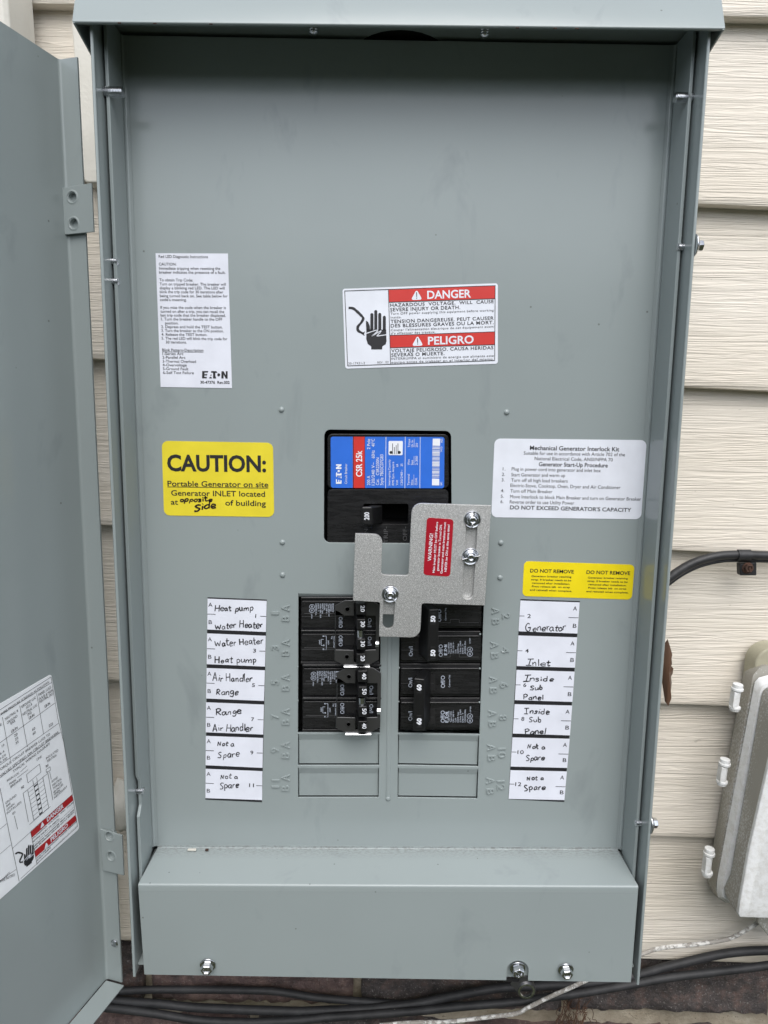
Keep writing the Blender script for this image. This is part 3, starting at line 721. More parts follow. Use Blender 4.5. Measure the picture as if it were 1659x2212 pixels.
# sticks: hinge straps, rivets, side return
for y0, y1 in ((403, 508), (1789, 1878)):
    hp = Face(dpt(-1.6, 0, 0), -dd)
    L0, L1 = hp.pt(135.5 if y0 < 1000 else 218.5, y0 + 4 if y0 < 1000 else y0), hp.pt(141.5 if y0 < 1000 else 226.5, y1)
    tl, bl = L0, L1; s_ = 1 if y0 < 1000 else 1
    u0 = (tl - K0).dot(dn)
    o1 = 21.5
    P_ = [dpt(-1.6, u0, tl.z), dpt(-1.6, o1, tl.z - (1.4 if y0 > 1000 else -1.4)), dpt(-1.6, o1, bl.z - (.6 if y0 > 1000 else -.6)), dpt(-1.6, u0 + .6, bl.z)]
    hc_ = [hp.pt(159, 427), hp.pt(162, 484)] if y0 < 1000 else [hp.pt(239, 1804), hp.pt(242.5, 1847)]
    u_, v_ = dn, Vector((0, 0, 1))
    hm = MB().prism(P_, -dd * 1.3, [circle(c_, 2.9, 20, u_, v_) for c_ in hc_]).build('hinge_strap', PAINT, door, bevel=.3)
    for c_ in hc_:
        MB().lathe(c_ - dd * 1.35, dd, [(4.6, 0.05), (3.6, -.25), (3.0, .5), (2.7, 5.0), (.3, 5.2)], 20, 0, False).build('hinge_dimple', PAINT, hm, smooth=60)
hp = Face(dpt(-.2, 0, 0), -dd)
MB().lathe(hp.pt(247.5, 2037), -dd, [(2.9, 0), (3.0, .5), (2.3, 1.0), (1.6, .7), (.4, .6)], 18).build('door_rivet', ZINC, door, smooth=40)

# ------------------------------------------------------------------ stickers on the dead front
def sticker(name, corners, r, m, label, tr, parent=None, fc=None, th=.25):
    fc = fc or Face((0, 0, 0), (0, -1, 0)); fc = fc.lift(0, tr)
    P_ = rnd([fc.pt(*c_) for c_ in corners], r) if r else [fc.pt(*c_) for c_ in corners]
    o = MB().prism([p + fc.n * th for p in P_], -fc.n * (th - .02)).build(name, m, parent or panel, label=label)
    return o, fc.lift(th + .14)
# diagnostic sheet
c4 = crop(400, 680, 300, 1508)
o, fc = sticker('instruction_label', [(190, 163), (1212, 167), (1270, 2070), (262, 2053)], 0, PAPER, 'tall white label of small printed diagnostic instructions', c4)
m = MB()
for s, x0, y0, x1, y1 in (
    ('Red LED Diagnostic Instructions', 232, 226, 928, 231), ('CAUTION:', 236, 333, 482, 335), ('Immediate tripping when resetting the', 240, 393, 1104, 396),
    ('breaker indicates the presence of a fault.', 240, 448, 1178, 453), ('To obtain Trip Code:', 244, 557, 715, 560), ('Turn on tripped breaker. The breaker will', 246, 615, 1182, 620),
    ('display a blinking red LED. The LED will', 248, 670, 1166, 674), ('blink the trip code for 30 iterations after', 249, 725, 1146, 729), ('being turned back on. See table below for', 251, 782, 1208, 786),
    ("code's meaning.", 253, 836, 629, 838), ('If you miss the code when the breaker is', 258, 946, 1183, 950), ('turned on after a trip, you can recall the', 260, 1001, 1159, 1006),
    ('last trip code that the breaker displayed.', 261, 1055, 1180, 1060), ('1. Turn the breaker handle to the OFF', 267, 1110, 1132, 1115), ('position.', 324, 1166, 512, 1167),
    ('2. Depress and hold the TEST button.', 269, 1219, 1136, 1224), ('3. Turn the breaker to the ON position.', 271, 1273, 1152, 1279), ('4. Release the TEST button.', 273, 1327, 920, 1331),
    ('5. The red LED will blink the trip code for', 275, 1382, 1204, 1391), ('30 iterations.', 334, 1436, 628, 1438), ('Blink Pattern-Description', 283, 1547, 864, 1552),
    ('1-Series Arc', 286, 1600, 582, 1602), ('2-Parallel Arc', 286, 1652, 610, 1654), ('3-Thermal Overload', 288, 1707, 760, 1711), ('4-Overvoltage', 290, 1759, 628, 1762),
    ('5-Ground Fault', 292, 1812, 653, 1816), ('6-Self Test Failure', 294, 1867, 730, 1871)):
    text(m, fc, s, (x0, y0), (x1, y1), 37, 0.004)
line(m, fc, (283, 1556), (866, 1561), 5)
text(m, fc, '30-47376  Rev.002', (822, 2004), (1237, 2008), 38, 0.02)
def logo(m, fc, p, s_, ang=0.0, mi=0):
    """block maker's mark: slanted E, stemless A with T, ring dot, N; unit height 1, width 3.5"""
    ca, sa = math.cos(ang), math.sin(ang)
    def q(pts, mi_=mi): area(m, fc, [(p[0] + (x * ca + y * sa) * s_, p[1] + (x * sa - y * ca) * s_) for x, y in pts], mi_)
    q([(0, 0), (.32, 0), (.32, 1), (0, 1)]); q([(.32, .8), (.8, .8), (.84, 1), (.32, 1)]); q([(.32, .4), (.68, .4), (.72, .58), (.32, .58)]); q([(.32, 0), (.62, 0), (.66, .2), (.32, .2)])
    q([(.98, 0), (1.35, 0), (1.28, .2), (1.05, .2)]); q([(1.12, .35), (1.3, .35), (1.25, .62)]); q([(1.2, .8), (1.42, .8), (1.42, 1), (1.26, 1)])
    q([(1.35, .78), (2.12, .78), (1.95, 1), (1.35, 1)]); q([(1.5, 0), (1.82, 0), (1.82, .8), (1.5, .8)]); q([(1.82, 0), (1.95, 0), (1.86, .25), (1.82, .4)])
    q([(2.28 + .2 * math.cos(t_), .5 + .21 * math.sin(t_)) for t_ in [2 * math.pi * k / 14 for k in range(14)]])
    q([(2.65, 0), (2.95, 0), (2.95, 1), (2.65, 1)]); q([(2.95, 1), (2.95, .55), (3.25, 0), (3.25, .45)]); q([(3.25, 0), (3.5, 0), (3.5, 1), (3.25, 1)])
logo(m, fc, (846, 1930), 103, 0.01)
m.build('printed_text', INK, o)

def hand(m, fc, T, mi=0, wi=1):
    """shock symbol: T maps (x, y) in the symbol's own crop pixels"""
    def poly(pts, mi_=mi): area(m, fc, [T(*q) for q in pts], mi_)
    def fat(pts, w_, mi_=mi):
        ribbon(m, fc, [T(*q) for q in pts], w_ * math.hypot(T(1, 0)[0] - T(0, 0)[0], T(1, 0)[1] - T(0, 0)[1]), mi_)
    for x, y0 in ((366, 362), (404, 332), (443, 360), (487, 388)):
        poly([(x - 15, 515), (x - 15, y0)] + [(x - 15 * math.cos(t_), y0 - 15 * math.sin(t_)) for t_ in [math.pi * k / 8 for k in range(1, 8)]] + [(x + 15, y0), (x + 15, 515)])
    poly([(308, 420), (330, 435), (345, 470), (350, 516), (312, 516)])
    poly([(312, 508), (505, 508), (508, 620), (500, 650), (468, 670), (466, 700), (360, 700), (360, 672), (325, 645), (312, 600)])
    m2 = fc.lift(.05)
    for pl in ([(312, 545), (425, 512), (362, 575)], [(362, 575), (458, 518), (412, 572)], [(412, 572), (505, 558)]):
        a_ = [T(*q) for q in pl]
        ribbon(m, m2, a_, 8 * math.hypot(T(1, 0)[0] - T(0, 0)[0], T(1, 0)[1] - T(0, 0)[1]), wi)
    fat([(140, 297), (190, 305), (262, 370), (282, 400), (262, 440), (230, 480), (236, 520), (290, 550)], 24)
    fat([(270, 545), (300, 528)], 5); fat([(280, 560), (300, 562)], 5)
# danger label
c5 = crop(940, 780, 480, 1659)
o, fc = sticker('danger_label', [(80, 113), (1590, 58), (1590, 840), (108, 888)], 1.6, WHITE, 'white and red danger label with a shocked hand symbol', c5)
m = MB(); f1 = fc; f2 = fc.lift(.06)
area(m, f1, [(525, 122), (1566, 82), (1562, 206), (533, 240)], 1); area(m, f1, [(541, 565), (1562, 530), (1560, 652), (545, 683)], 1)
for a_, b_ in (((100, 132), (1568, 80)), ((1565, 80), (1560, 808)), ((1560, 808), (130, 860)), ((130, 860), (102, 132)), ((527, 120), (548, 842)), ((533, 242), (1562, 207)), ((541, 564), (1562, 529)), ((545, 685), (1560, 654))):
    line(m, f2, a_, b_, 6)
text(m, f2, 'DANGER', (905, 208), (1330, 194), 72, .022, 2); text(m, f2, 'PELIGRO', (912, 654), (1356, 640), 72, .022, 2)
for cx_2, cy_2 in ((801, 175), (810, 622)):
    area(m, f2, [(cx_2 - 56, cy_2 + 46), (cx_2, cy_2 - 58), (cx_2 + 56, cy_2 + 42)], 2, .9)
    f3 = f2.lift(.06); line(m, f3, (cx_2 - 1, cy_2 - 30), (cx_2 + 1, cy_2 + 14), 8, 0); line(m, f3, (cx_2 + 1, cy_2 + 22), (cx_2 + 1, cy_2 + 31), 9, 0)
for s, x0, y0, x1, y1, h, b_ in (('HAZARDOUS  VOLTAGE.  WILL  CAUSE', 545, 286, 1550, 250, 30, .013), ('SEVERE INJURY OR DEATH.', 545, 331, 1225, 307, 32, .013), ('Turn OFF power supplying this equipment before working', 547, 364, 1550, 330, 21, 0),
    ('inside.', 547, 400, 655, 396, 21, 0), ('TENSION DANGEREUSE. PEUT CAUSER', 548, 445, 1550, 411, 31, .013), ('DES BLESSURES GRAVES OU LA MORT.', 550, 487, 1550, 454, 31, .013),
    ("Couper l'alimentation électrique de cet équipement avant", 551, 523, 1550, 488, 21, 0), ("d'y effectuer des travaux.", 552, 555, 985, 540, 21, 0),
    ('VOLTAJE PELIGROSO. CAUSA HERIDAS', 555, 730, 1547, 698, 31, .013), ('SEVERAS O MUERTE.', 556, 771, 1072, 754, 31, .013),
    ('INTERRUMPA el suministro de energia que alimenta este', 556, 803, 1550, 772, 22, 0), ('equipo antes de trabajar en el interior del mismo.', 556, 838, 1550, 804, 22, 0),
    ('30-17431-2', 137, 848, 299, 843, 21, 0), ('REV . E2', 421, 838, 528, 834, 20, 0)):
    text(m, f1, s, (x0, y0), (x1, y1), h, b_, 0, 1.1)
hand(m, f1, lambda x, y: (x, y), 0, 2)
m.build('printed_text', [INK, RED, WHITE], o, recalc=False)
# caution
c7 = crop(420, 1200, 400, 1659)
o, fc = sticker('caution_label', [(145, 165), (1443, 188), (1457, 1053), (172, 1035)], 4.2, YELLOW, 'large yellow caution label with black marker handwriting', c7)
m = MB()
text(m, fc, 'CAUTION:', (210, 512), (1362, 524), 180, .03)
text(m, fc, 'Portable Generator on site', (213, 693), (1388, 706), 62, .011); line(m, fc, (212, 702), (1388, 717), 7)
text(m, fc, 'Generator INLET located', (255, 802), (1350, 817), 62, .011); text(m, fc, 'at', (252, 908), (335, 909), 62, .011); text(m, fc, 'of building', (886, 918), (1360, 926), 62, .011)
m.build('printed_text', INK, o)
m = MB(); script(m, fc, 'opposite', (355, 872), (730, 868), 62, 15); script(m, fc, 'Side', (515, 985), (775, 945), 80, 17); m.build('handwriting', MARKER, o)
# interlock instructions
c8 = crop(1360, 1200, 480, 1659)
o, fc = sticker('interlock_label', [(107, 115), (1585, 131), (1530, 900), (74, 880)], 4.0, WHITE, 'white rounded label of numbered generator start-up steps', c8)
m = MB()
for s, x0, y0, x1, y1, h, b_ in (('Mechanical Generator Interlock Kit', 450, 225, 1318, 240, 40, .015), ('Suitable for use in accordance with Article 702 of the', 390, 272, 1374, 288, 32, 0),
    ('National Electrical Code, ANSI/NFPA 70', 496, 325, 1255, 338, 32, 0), ('Generator Start-Up Procedure', 536, 383, 1206, 396, 38, .015), ('1.', 186, 425, 212, 426, 30, 0), ('Plug in power cord into generator and inlet box', 273, 426, 1138, 443, 32, 0),
    ('2.', 179, 478, 208, 478, 30, 0), ('Start Generator and warm up', 269, 482, 792, 490, 32, 0), ('3.', 176, 532, 205, 532, 30, 0), ('Turn off all high load breakers', 267, 535, 817, 544, 32, 0),
    ('Electric-Stove, Cooktop, Oven, Dryer and Air Conditioner', 260, 586, 1330, 607, 32, 0), ('4.', 169, 636, 199, 636, 30, 0), ('Turn off Main Breaker', 260, 640, 669, 647, 32, 0),
    ('5.', 167, 691, 196, 691, 30, 0), ('Move Interlock to block Main Breaker and turn on Generator Breaker', 257, 695, 1530, 720, 32, 0), ('6.', 164, 743, 193, 743, 30, 0), ('Reverse order to use Utility Power', 254, 746, 880, 758, 32, 0),
    ("DO NOT EXCEED GENERATOR'S CAPACITY", 256, 802, 1434, 828, 36, .015)):
    text(m, fc, s, (x0, y0), (x1, y1), h, b_)
m.build('printed_text', INK, o)
# do not remove
o, fc = sticker('retaining_label', [(380, 55), (1335, 87), (1310, 388), (365, 357)], 3.2, YELLOW2, 'bright yellow label printed twice with do not remove', c26)
m = MB()
for dx, dy in ((0, 0), (487, 13)):
    text(m, fc, 'DO NOT REMOVE', (432 + dx, 152 + dy), (809 + dx, 162 + dy), 30, .017)
    for s, x0, y0, x1, y1 in (('Generator breaker retaining', 444, 192, 789, 199), ('strap. If breaker needs to be', 441, 221, 788, 230), ('removed after installation.', 450, 251, 778, 260), ('Press release tab  on strap', 448, 280, 776, 289), ('and reinstall when complete.', 431, 310, 794, 322)):
        text(m, fc, s, (x0 + dx, y0 + dy), (x1 + dx, y1 + dy), 15, .014)
m.build('printed_text', INK, o)
# circuit directory strips
cards_l = [[(85, 84), (678, 107), (670, 418), (82, 393)], [(80, 433), (669, 457), (661, 765), (76, 741)], [(76, 780), (660, 803), (651, 1110), (70, 1085)],
           [(70, 1124), (651, 1147), (643, 1447), (66, 1424)], [(68, 1461), (642, 1482), (636, 1781), (65, 1754)], [(66, 1791), (635, 1815), (632, 2104), (64, 2084)]]
cards_r = [[(349, 396), (861, 412), (841, 681), (333, 661)], [(331, 698), (839, 714), (820, 976), (317, 961)], [(315, 995), (817, 1010), (798, 1271), (301, 1255)],
           [(299, 1291), (796, 1303), (777, 1560), (283, 1544)], [(280, 1578), (775, 1590), (753, 1841), (264, 1829)], [(263, 1861), (750, 1872), (729, 2119), (247, 2108)]]
words_l = [[('Heat pump', 152, 208, 540, 205, 62), ('Water Heater', 160, 388, 632, 372, 66)], [('Water Heater', 160, 560, 636, 540, 68), ('Heat pump', 150, 725, 572, 725, 60)],
           [('Air Handler', 135, 912, 525, 912, 72), ('Range', 165, 1045, 388, 1045, 62)], [('Range', 165, 1250, 420, 1235, 66), ('Air Handler', 135, 1415, 530, 1410, 72)],
           [('Not a', 178, 1562, 348, 1562, 52), ('Spare', 180, 1680, 400, 1668, 64)], [('Not a', 208, 1892, 384, 1888, 52), ('Spare', 202, 1995, 395, 1975, 62)]]
words_r = [[('Generator', 388, 660, 735, 655, 62)], [('Inlet', 395, 958, 600, 960, 52)], [('Inside', 375, 1092, 632, 1092, 48), ('Sub', 430, 1168, 537, 1168, 40), ('Panel', 370, 1252, 545, 1252, 46)],
           [('Inside', 378, 1370, 598, 1378, 48), ('Sub', 418, 1445, 528, 1445, 44), ('Panel', 385, 1548, 562, 1548, 50)], [('Not a', 402, 1677, 560, 1677, 40), ('Spare', 393, 1778, 555, 1770, 46)], [('Not a', 400, 1948, 548, 1946, 40), ('Spare', 376, 2040, 562, 2025, 50)]]
nums_l = [('1', 562, 275, 571), ('3', 540, 624, 570), ('5', 530, 970, 560), ('7', 522, 1312, 552), ('9', 514, 1646, 543), ('11', 502, 1974, 550)]
nums_r = [('2', 408, 546, 438), ('4', 391, 846, 419), ('6', 373, 1141, 399), ('8', 356, 1434, 382), ('10', 323, 1721, 377), ('12', 304, 1998, 356)]
for side, (fc0, strip, cards, words, nums) in enumerate(((c25, [(86, 70), (680, 94), (631, 2124), (64, 2098)], cards_l, words_l, nums_l), (c26, [(349, 383), (862, 401), (727, 2134), (245, 2110)], cards_r, words_r, nums_r))):
    st, fs_ = sticker('directory_strip', strip, 0, INK, 'black bordered strip of circuit cards ' + ('left' if not side else 'right') + ' of the breakers', fc0)
    for k, cd_ in enumerate(cards):
        f0 = Face((0, -.25, 0), (0, -1, 0))
        what = ' and '.join(w_[0].lower() for w_ in words[k])
        co_, f_ = sticker('circuit_card', cd_, 0, PAPER, None, fc0, st, f0, .16)
        co_['label'] = 'white card number ' + nums[k][0] + ' handwritten ' + what
        m = MB(); (tl, tr, br, bl) = cd_
        X = (tl[0] + bl[0]) / 2; XR_ = (tr[0] + br[0]) / 2; H_ = bl[1] - tl[1]; n0 = nums[k]
        if side == 0:
            text(m, f_, 'A', (X + 10, tl[1] + 80 if k == 0 else tl[1] + 80 - k * 2), (X + 50, tl[1] + 81 - k * 2), 40, .004); text(m, f_, 'B', (X + 12, bl[1] - 55), (X + 46, bl[1] - 54), 40, .004)
            line(m, f_, (X, tl[1] + 155 - k * 2), (X + 82, tl[1] + 158 - k * 2), 6); line(m, f_, (XR_ - 60, n0[2] - 14), (XR_ - 2, n0[2] - 12), 6)
            text(m, f_, n0[0], (n0[1], n0[2]), (n0[3], n0[2] + 1), 38, .012)
        else:
            text(m, f_, 'A', (XR_ - 48, tr[1] + 69), (XR_ - 14, tr[1] + 70), 35, .004); text(m, f_, 'B', (XR_ - 50, br[1] - 50), (XR_ - 18, br[1] - 49), 35, .004)
            line(m, f_, (XR_ - 86, tr[1] + 131), (XR_ - 1, tr[1] + 133), 5); line(m, f_, (X + 1, n0[2] - 17), (X + 42, n0[2] - 16), 5)
            text(m, f_, n0[0], (n0[1], n0[2]), (n0[3], n0[2] + 1), 34, .008)
        for w_ in words[k]: script(m, f_, w_[0], (w_[1], w_[2]), (w_[3], w_[4]), w_[5], 9.5 if side == 0 else 8, 1)
        m.build('card_lettering', [INK, PEN], co_) if False else None
        for mi_, nm in ((0, 'printed_text'),):
            co_.data.materials.append(INK); co_.data.materials.append(PEN)
            me = co_.data; bm = bmesh.new(); bm.from_mesh(me)
            base = [bm.verts.new(v * S) for v in m.v]
            for f3, mm in zip(m.f, m.m):
                try: ff = bm.faces.new([base[i] for i in f3]); ff.material_index = mm + 1
                except ValueError: pass
            bm.to_mesh(me); bm.free()
# wiring label on the door
c8d = crop(0, 1880, 240, 885)
ok = onplane
dfc = Face(K0, dn, c8d)
# the label's own frame on the door
A0 = dfc.pt(520, 66); 
BRIGHT_WHITE = flat('brightened_label_white', (0.84, 0.86, 0.89))  # label white raised to make up for the shade on the open door
o, fc = sticker('wiring_label', [(-560, 690), (528, 58), (822, 1660), (-250, 2614)], 2.0, BRIGHT_WHITE, 'white wiring diagram label inside the open door with red danger bands', c8d, door, Face(K0, dn))
m = MB(); f2 = fc.lift(.06)
for a_, b_ in (((530, 88), (-40, 455)), ((540, 142), (-40, 510)), ((530, 88), (600, 520)), ((600, 520), (660, 760)), ((660, 760), (805, 1640)), ((805, 1640), (215, 2180)), ((575, 355), (-40, 800)), ((608, 568), (-40, 1030)), ((628, 660), (-40, 1165)),
    ((205, 385), (285, 815)), ((380, 258), (452, 680)), ((25, 505), (108, 950)), ((0, 1240), (200, 2210)), ((745, 1310), (318, 1690)), ((318, 1695), (130, 1865)), ((318, 1695), (385, 2035)), ((-40, 1700), (72, 1608)), ((-40, 1960), (110, 1830)), ((-40, 2230), (165, 2085)),
    ((275, 1100), (410, 992)), ((410, 992), (425, 1075)), ((425, 1075), (290, 1187)), ((290, 1187), (275, 1100)), ((240, 1295), (500, 1085)), ((240, 1295), (295, 1592)), ((288, 1262), (352, 1580)), ((340, 1160), (412, 1520)), ((380, 1130), (440, 1490)), ((445, 1130), (505, 1440)), ((495, 1075), (548, 1365)),
    ((150, 1530), (182, 1668)), ((178, 1135), (290, 1050)), ((210, 1075), (280, 1010)), ((515, 1070), (532, 1150)), ((478, 1050), (520, 1020)), ((520, 1020), (524, 1055)), ((524, 1055), (482, 1078)), ((482, 1078), (478, 1050)), ((305, 1620), (525, 1430))):
    line(m, f2, a_, b_, 4)
for k in range(8):
    y = 1300 + k * 40; x = 292 + k * 8
    line(m, fc, (x, y - 8), (x + 55, y - 52), 3); line(m, fc, (x + 108, y - 95), (x + 160, y - 138), 3)
    if k < 7: area(m, f2, [(352 + k * 9, 1222 + k * 48), (386 + k * 9, 1192 + k * 48), (390 + k * 9, 1206 + k * 48), (356 + k * 9, 1236 + k * 48)], 0)
area(m, fc, [(318, 1695), (745, 1310), (760, 1368), (332, 1755)], 1); area(m, fc, [(358, 1895), (780, 1520), (795, 1575), (372, 1958)], 1)
for s, x0, y0, x1, y1, h, b_, mi_ in (('WIRE PRESSURE SCREW(S) AS FOLLOWS:', 8, 490, 512, 148, 24, 0, 0), ('NEUTRAL &', 55, 540, 190, 445, 26, 0, 0), ('GROUND', 75, 578, 182, 502, 26, 0, 0), ('BAR', 112, 585, 160, 552, 26, 0, 0), ('LB-IN', 120, 668, 183, 622, 26, .012, 0),
    ('GROUND LUG', 225, 412, 372, 312, 26, 0, 0), ('(G1) &', 275, 420, 335, 378, 26, 0, 0), ('NEUTRAL LUG', 238, 492, 385, 390, 26, 0, 0), ('(N2)', 288, 492, 328, 465, 26, 0, 0), ('LB-IN', 302, 530, 358, 490, 26, .012, 0),
    ('PANEL LUGS', 402, 290, 532, 205, 26, 0, 0), ('(A & B) & MAIN', 405, 332, 548, 238, 26, 0, 0), ('NEUTRAL (N1)', 412, 362, 552, 272, 26, 0, 0), ('LB-IN', 465, 408, 520, 372, 26, .012, 0),
    ('20', 148, 712, 182, 690, 26, 0, 0), ('25', 158, 752, 190, 728, 26, 0, 0), ('35', 164, 790, 194, 768, 26, 0, 0), ('60', 336, 650, 366, 630, 26, 0, 0), ('60', 342, 692, 372, 670, 26, 0, 0), ('225', 508, 612, 550, 584, 26, 0, 0),
    ('TORQUE CIRCUIT BREAKER LUGS TO', -15, 1075, 520, 690, 26, 0, 0), ('VALUES SPECIFIED ON CIRCUIT BREAKERS.', 2, 1130, 612, 668, 26, 0, 0), ('TYPICAL WIRING DIAGRAM', 138, 1085, 515, 790, 26, 0, 0), ('MAIN LUG', 75, 1178, 198, 1092, 24, 0, 0),
    ('MAIN', 100, 1212, 165, 1165, 24, 0, 0), ('BREAKER', 112, 1240, 230, 1150, 24, 0, 0), ('INSULATED', 480, 945, 605, 855, 22, 0, 0), ('NEUTRAL', 490, 975, 590, 905, 22, 0, 0), ('LINE', 382, 958, 432, 922, 22, 0, 0), ('N1', 478, 1030, 502, 1012, 24, .02, 0), ('N2', 222, 1252, 250, 1232, 24, .02, 0),
    ('BOND', 538, 1185, 600, 1140, 22, 0, 0), ('NEUTRAL', 545, 1225, 640, 1150, 22, 0, 0), ('TORQUE', 550, 1258, 640, 1188, 22, 0, 0), ('40 IN-LBS', 556, 1298, 655, 1208, 22, 0, 0), ('WHEN', 560, 1322, 622, 1272, 22, 0, 0), ('NECESSARY', 566, 1352, 700, 1228, 22, 0, 0),
    ('GROUND', 58, 1410, 172, 1322, 24, 0, 0), ('BAR', 68, 1440, 112, 1408, 24, 0, 0), ('(WHEN', 72, 1478, 150, 1412, 24, 0, 0), ('INSTALLED)', 72, 1515, 222, 1392, 24, 0, 0), ('G1', 130, 1520, 158, 1498, 22, .02, 0),
    ('DANGER', 490, 1592, 660, 1440, 44, .03, 2), ('PELIGRO', 528, 1800, 705, 1638, 42, .03, 2), ('HAZARDOUS  VOLTAGE.  WILL  CAUSE', 335, 1775, 762, 1392, 13, .02, 0), ('SEVERE INJURY OR DEATH.', 340, 1808, 620, 1560, 15, .02, 0), ('Turn OFF power supplying this equipment', 345, 1835, 765, 1440, 9, 0, 0),
    ('TENSION DANGEREUSE. PEUT CAUSER', 350, 1858, 770, 1470, 15, .02, 0), ('DES BLESSURES GRAVES OU LA MORT.', 356, 1880, 772, 1492, 15, .02, 0), ('VOLTAJE PELIGROSO. CAUSA HERIDAS', 378, 1978, 795, 1592, 13, .02, 0), ('SEVERAS O MUERTE.', 384, 2000, 530, 1860, 14, .02, 0), ('INTERRUMPA el suministro de energia', 388, 2025, 800, 1635, 9, 0, 0),
    ('TO LEFT.', -5, 2230, 110, 2120, 24, 0, 0), ('(UNLESS OTHERWISE NOTED)', -190, 2310, 152, 2150, 24, 0, 0), ('SIZE', -60, 640, 20, 588, 24, 0, 0), ('10', 22, 818, 46, 800, 24, 0, 0), ('6-4', 2, 898, 46, 868, 24, 0, 0), ('3-2/0', -5, 950, 62, 905, 24, 0, 0), ('6-300', 2, 985, 75, 940, 24, 0, 0)):
    text(m, f2.lift(.05), s, (x0, y0), (x1, y1), h, b_, mi_)
for cx_2, cy_2 in ((438, 1622), (480, 1835)): area(m, f2.lift(.05), [(cx_2 - 20, cy_2 + 42), (cx_2 - 2, cy_2 - 32), (cx_2 + 24, cy_2 + 2)], 2, .4)
# hand symbol sheared with the label
hand(m, f2, lambda x, y: (160 + (x - 140) * .52, 1925 + (y - 297) * .556 - (x - 140) * .403), 0, 2)
me = o.data
for mm in (INK, DRED, WHITE): me.materials.append(mm)
bm = bmesh.new(); bm.from_mesh(me); base = [bm.verts.new(v * S) for v in m.v]
for f3, mm in zip(m.f, m.m):
    try: ff = bm.faces.new([base[i] for i in f3]); ff.material_index = mm + 1
    except ValueError: pass
bm.to_mesh(me); bm.free()
settle(panel)

# ================================================================== main breaker
c1 = crop(880, 1180, 420, 1659)
YB = 2.2
mbk = thing('main_breaker', 'large black main breaker with a blue and red rating label', 'circuit breaker', (180, 20, 190))
fb = Face((0, YB, 0), (0, -1, 0), c1)
def slab(nm, pts, r, y0, y1, m, parent, tr, bevel=.5, holes=(), label=None):
    f_ = Face((0, y0, 0), (0, -1, 0), tr); P_ = [f_.pt(*q) for q in pts]; P_ = rnd(P_, r) if r else P_
    return MB().prism(P_, (0, y1 - y0, 0), holes).build(nm, m, parent, bevel=bevel, label=label)
slab('upper_body', [(160, 155), (1510, 160), (1515, 765), (160, 768)], 3.5, YB, 30, BPLAST, mbk, c1, .7)
slot = [(560, 935), (1062, 937), (1060, 1165), (560, 1160)]
fsl = Face((0, YB - 1, 0), (0, -1, 0), c1)
slab('handle_housing', [(165, 778), (1505, 780), (1500, 1420), (160, 1420)], 2.5, YB - 1, 30, BPLAST, mbk, c1, .8, [rnd([fsl.pt(*q) for q in slot], 1.5)])
MB().box((118, 30, 180), (245, 34, 280)).build('bus_cavity', VOID, mbk)
# toggle: leans to the left, number faces out
hb = [fb.pt(*q) for q in ((640, 950), (770, 950), (770, 1150), (640, 1150))]
ff_ = Face((0, -11, 0), (0, -1, 0), c1)
ht = [ff_.pt(*q) for q in ((532, 968), (655, 966), (655, 1180), (530, 1170))]
h0 = [Vector((p.x, 12, p.z)) for p in hb]
hm = MB().loft([h0, hb and [Vector((p.x, YB - 2, p.z)) for p in hb], ht]).build('toggle_handle', HPLAST, mbk, bevel=1.3, seg=3)
m = MB(); text(m, ff_.lift(.12), '200', (625, 1115), (625, 1030), 52, .018); m.build('handle_number', WINK, hm)
o = slab('rating_label', [(197, 190), (1462, 194), (1458, 763), (200, 758)], 1.6, YB - .25, YB + .1, BLUE, mbk, c1, 0)
fl_ = Face((0, YB - .38, 0), (0, -1, 0), c1); m = MB()
area(m, fl_, [(443, 190), (578, 190), (578, 760), (443, 760)], 1)
f2 = fl_.lift(.06)
for x in (449,): line(m, f2, (x, 190), (x, 760), 8, 0)
line(m, f2, (577, 190), (577, 760), 4, 0)
for x in (812, 1026, 1192): line(m, f2, (x, 194), (x - 4, 762), 5, 2)
def vt(s, x, y0, y1, h, b_=0, mi_=2): text(m, f2, s, (x, y0), (x, y1), h, b_, mi_)
logo(m, f2, (318, 714), 62, -math.pi / 2, 2)
vt('Circuit Breaker', 380, 715, 490, 26); vt('CSR 25k', 545, 635, 345, 64, .02)
for s, x, a_, b_ in (('200 A', 636, 730, 625), ('2 Pole', 636, 330, 215), ('120/240 V~', 686, 730, 475), ('60Hz', 686, 430, 342), ('40°C', 686, 302, 215), ('Cat.', 734, 728, 658), ('CSR2200N', 736, 618, 424), ('Style 7803C07G83', 782, 728, 388)): vt(s, x, a_, b_, 34)
for s, x, a_, b_ in (('Interrupting Capacity', 860, 730, 443), ('RMS Sym. Ampere', 902, 730, 470), ('Volt', 946, 730, 672), ('kA', 948, 525, 492), ('120/240~', 998, 728, 555), ('25', 998, 520, 490),
                     ('Terminal', 1074, 730, 606), ('Wire', 1112, 730, 668), ('CU/AL', 1158, 728, 645), ('Wire', 1076, 505, 442), ('Size', 1114, 505, 450), ('2-300', 1164, 505, 405), ('Torque', 1080, 308, 215), ('Lb. In.', 1116, 305, 222), ('250', 1166, 308, 262),
                     ('66C', 1436, 730, 692), ('1413', 1438, 358, 302), ('H05', 1442, 256, 212)): vt(s, x, a_, b_, 24)
for x, a_, b_ in ((1122, 730, 612), (1124, 505, 405), (1126, 306, 214)): line(m, f2, (x, a_), (x, b_), 3, 2)
area(m, f2, [(842, 238), (1000, 238), (996, 396), (840, 394)], 2, .8)
f3 = f2.lift(.05); 
for x in (885, 905, 925, 945): line(m, f3, (x, 385), (x, 265 + (x % 3) * 20), 7, 0)
m2_ = [(868, 365), (960, 365)]
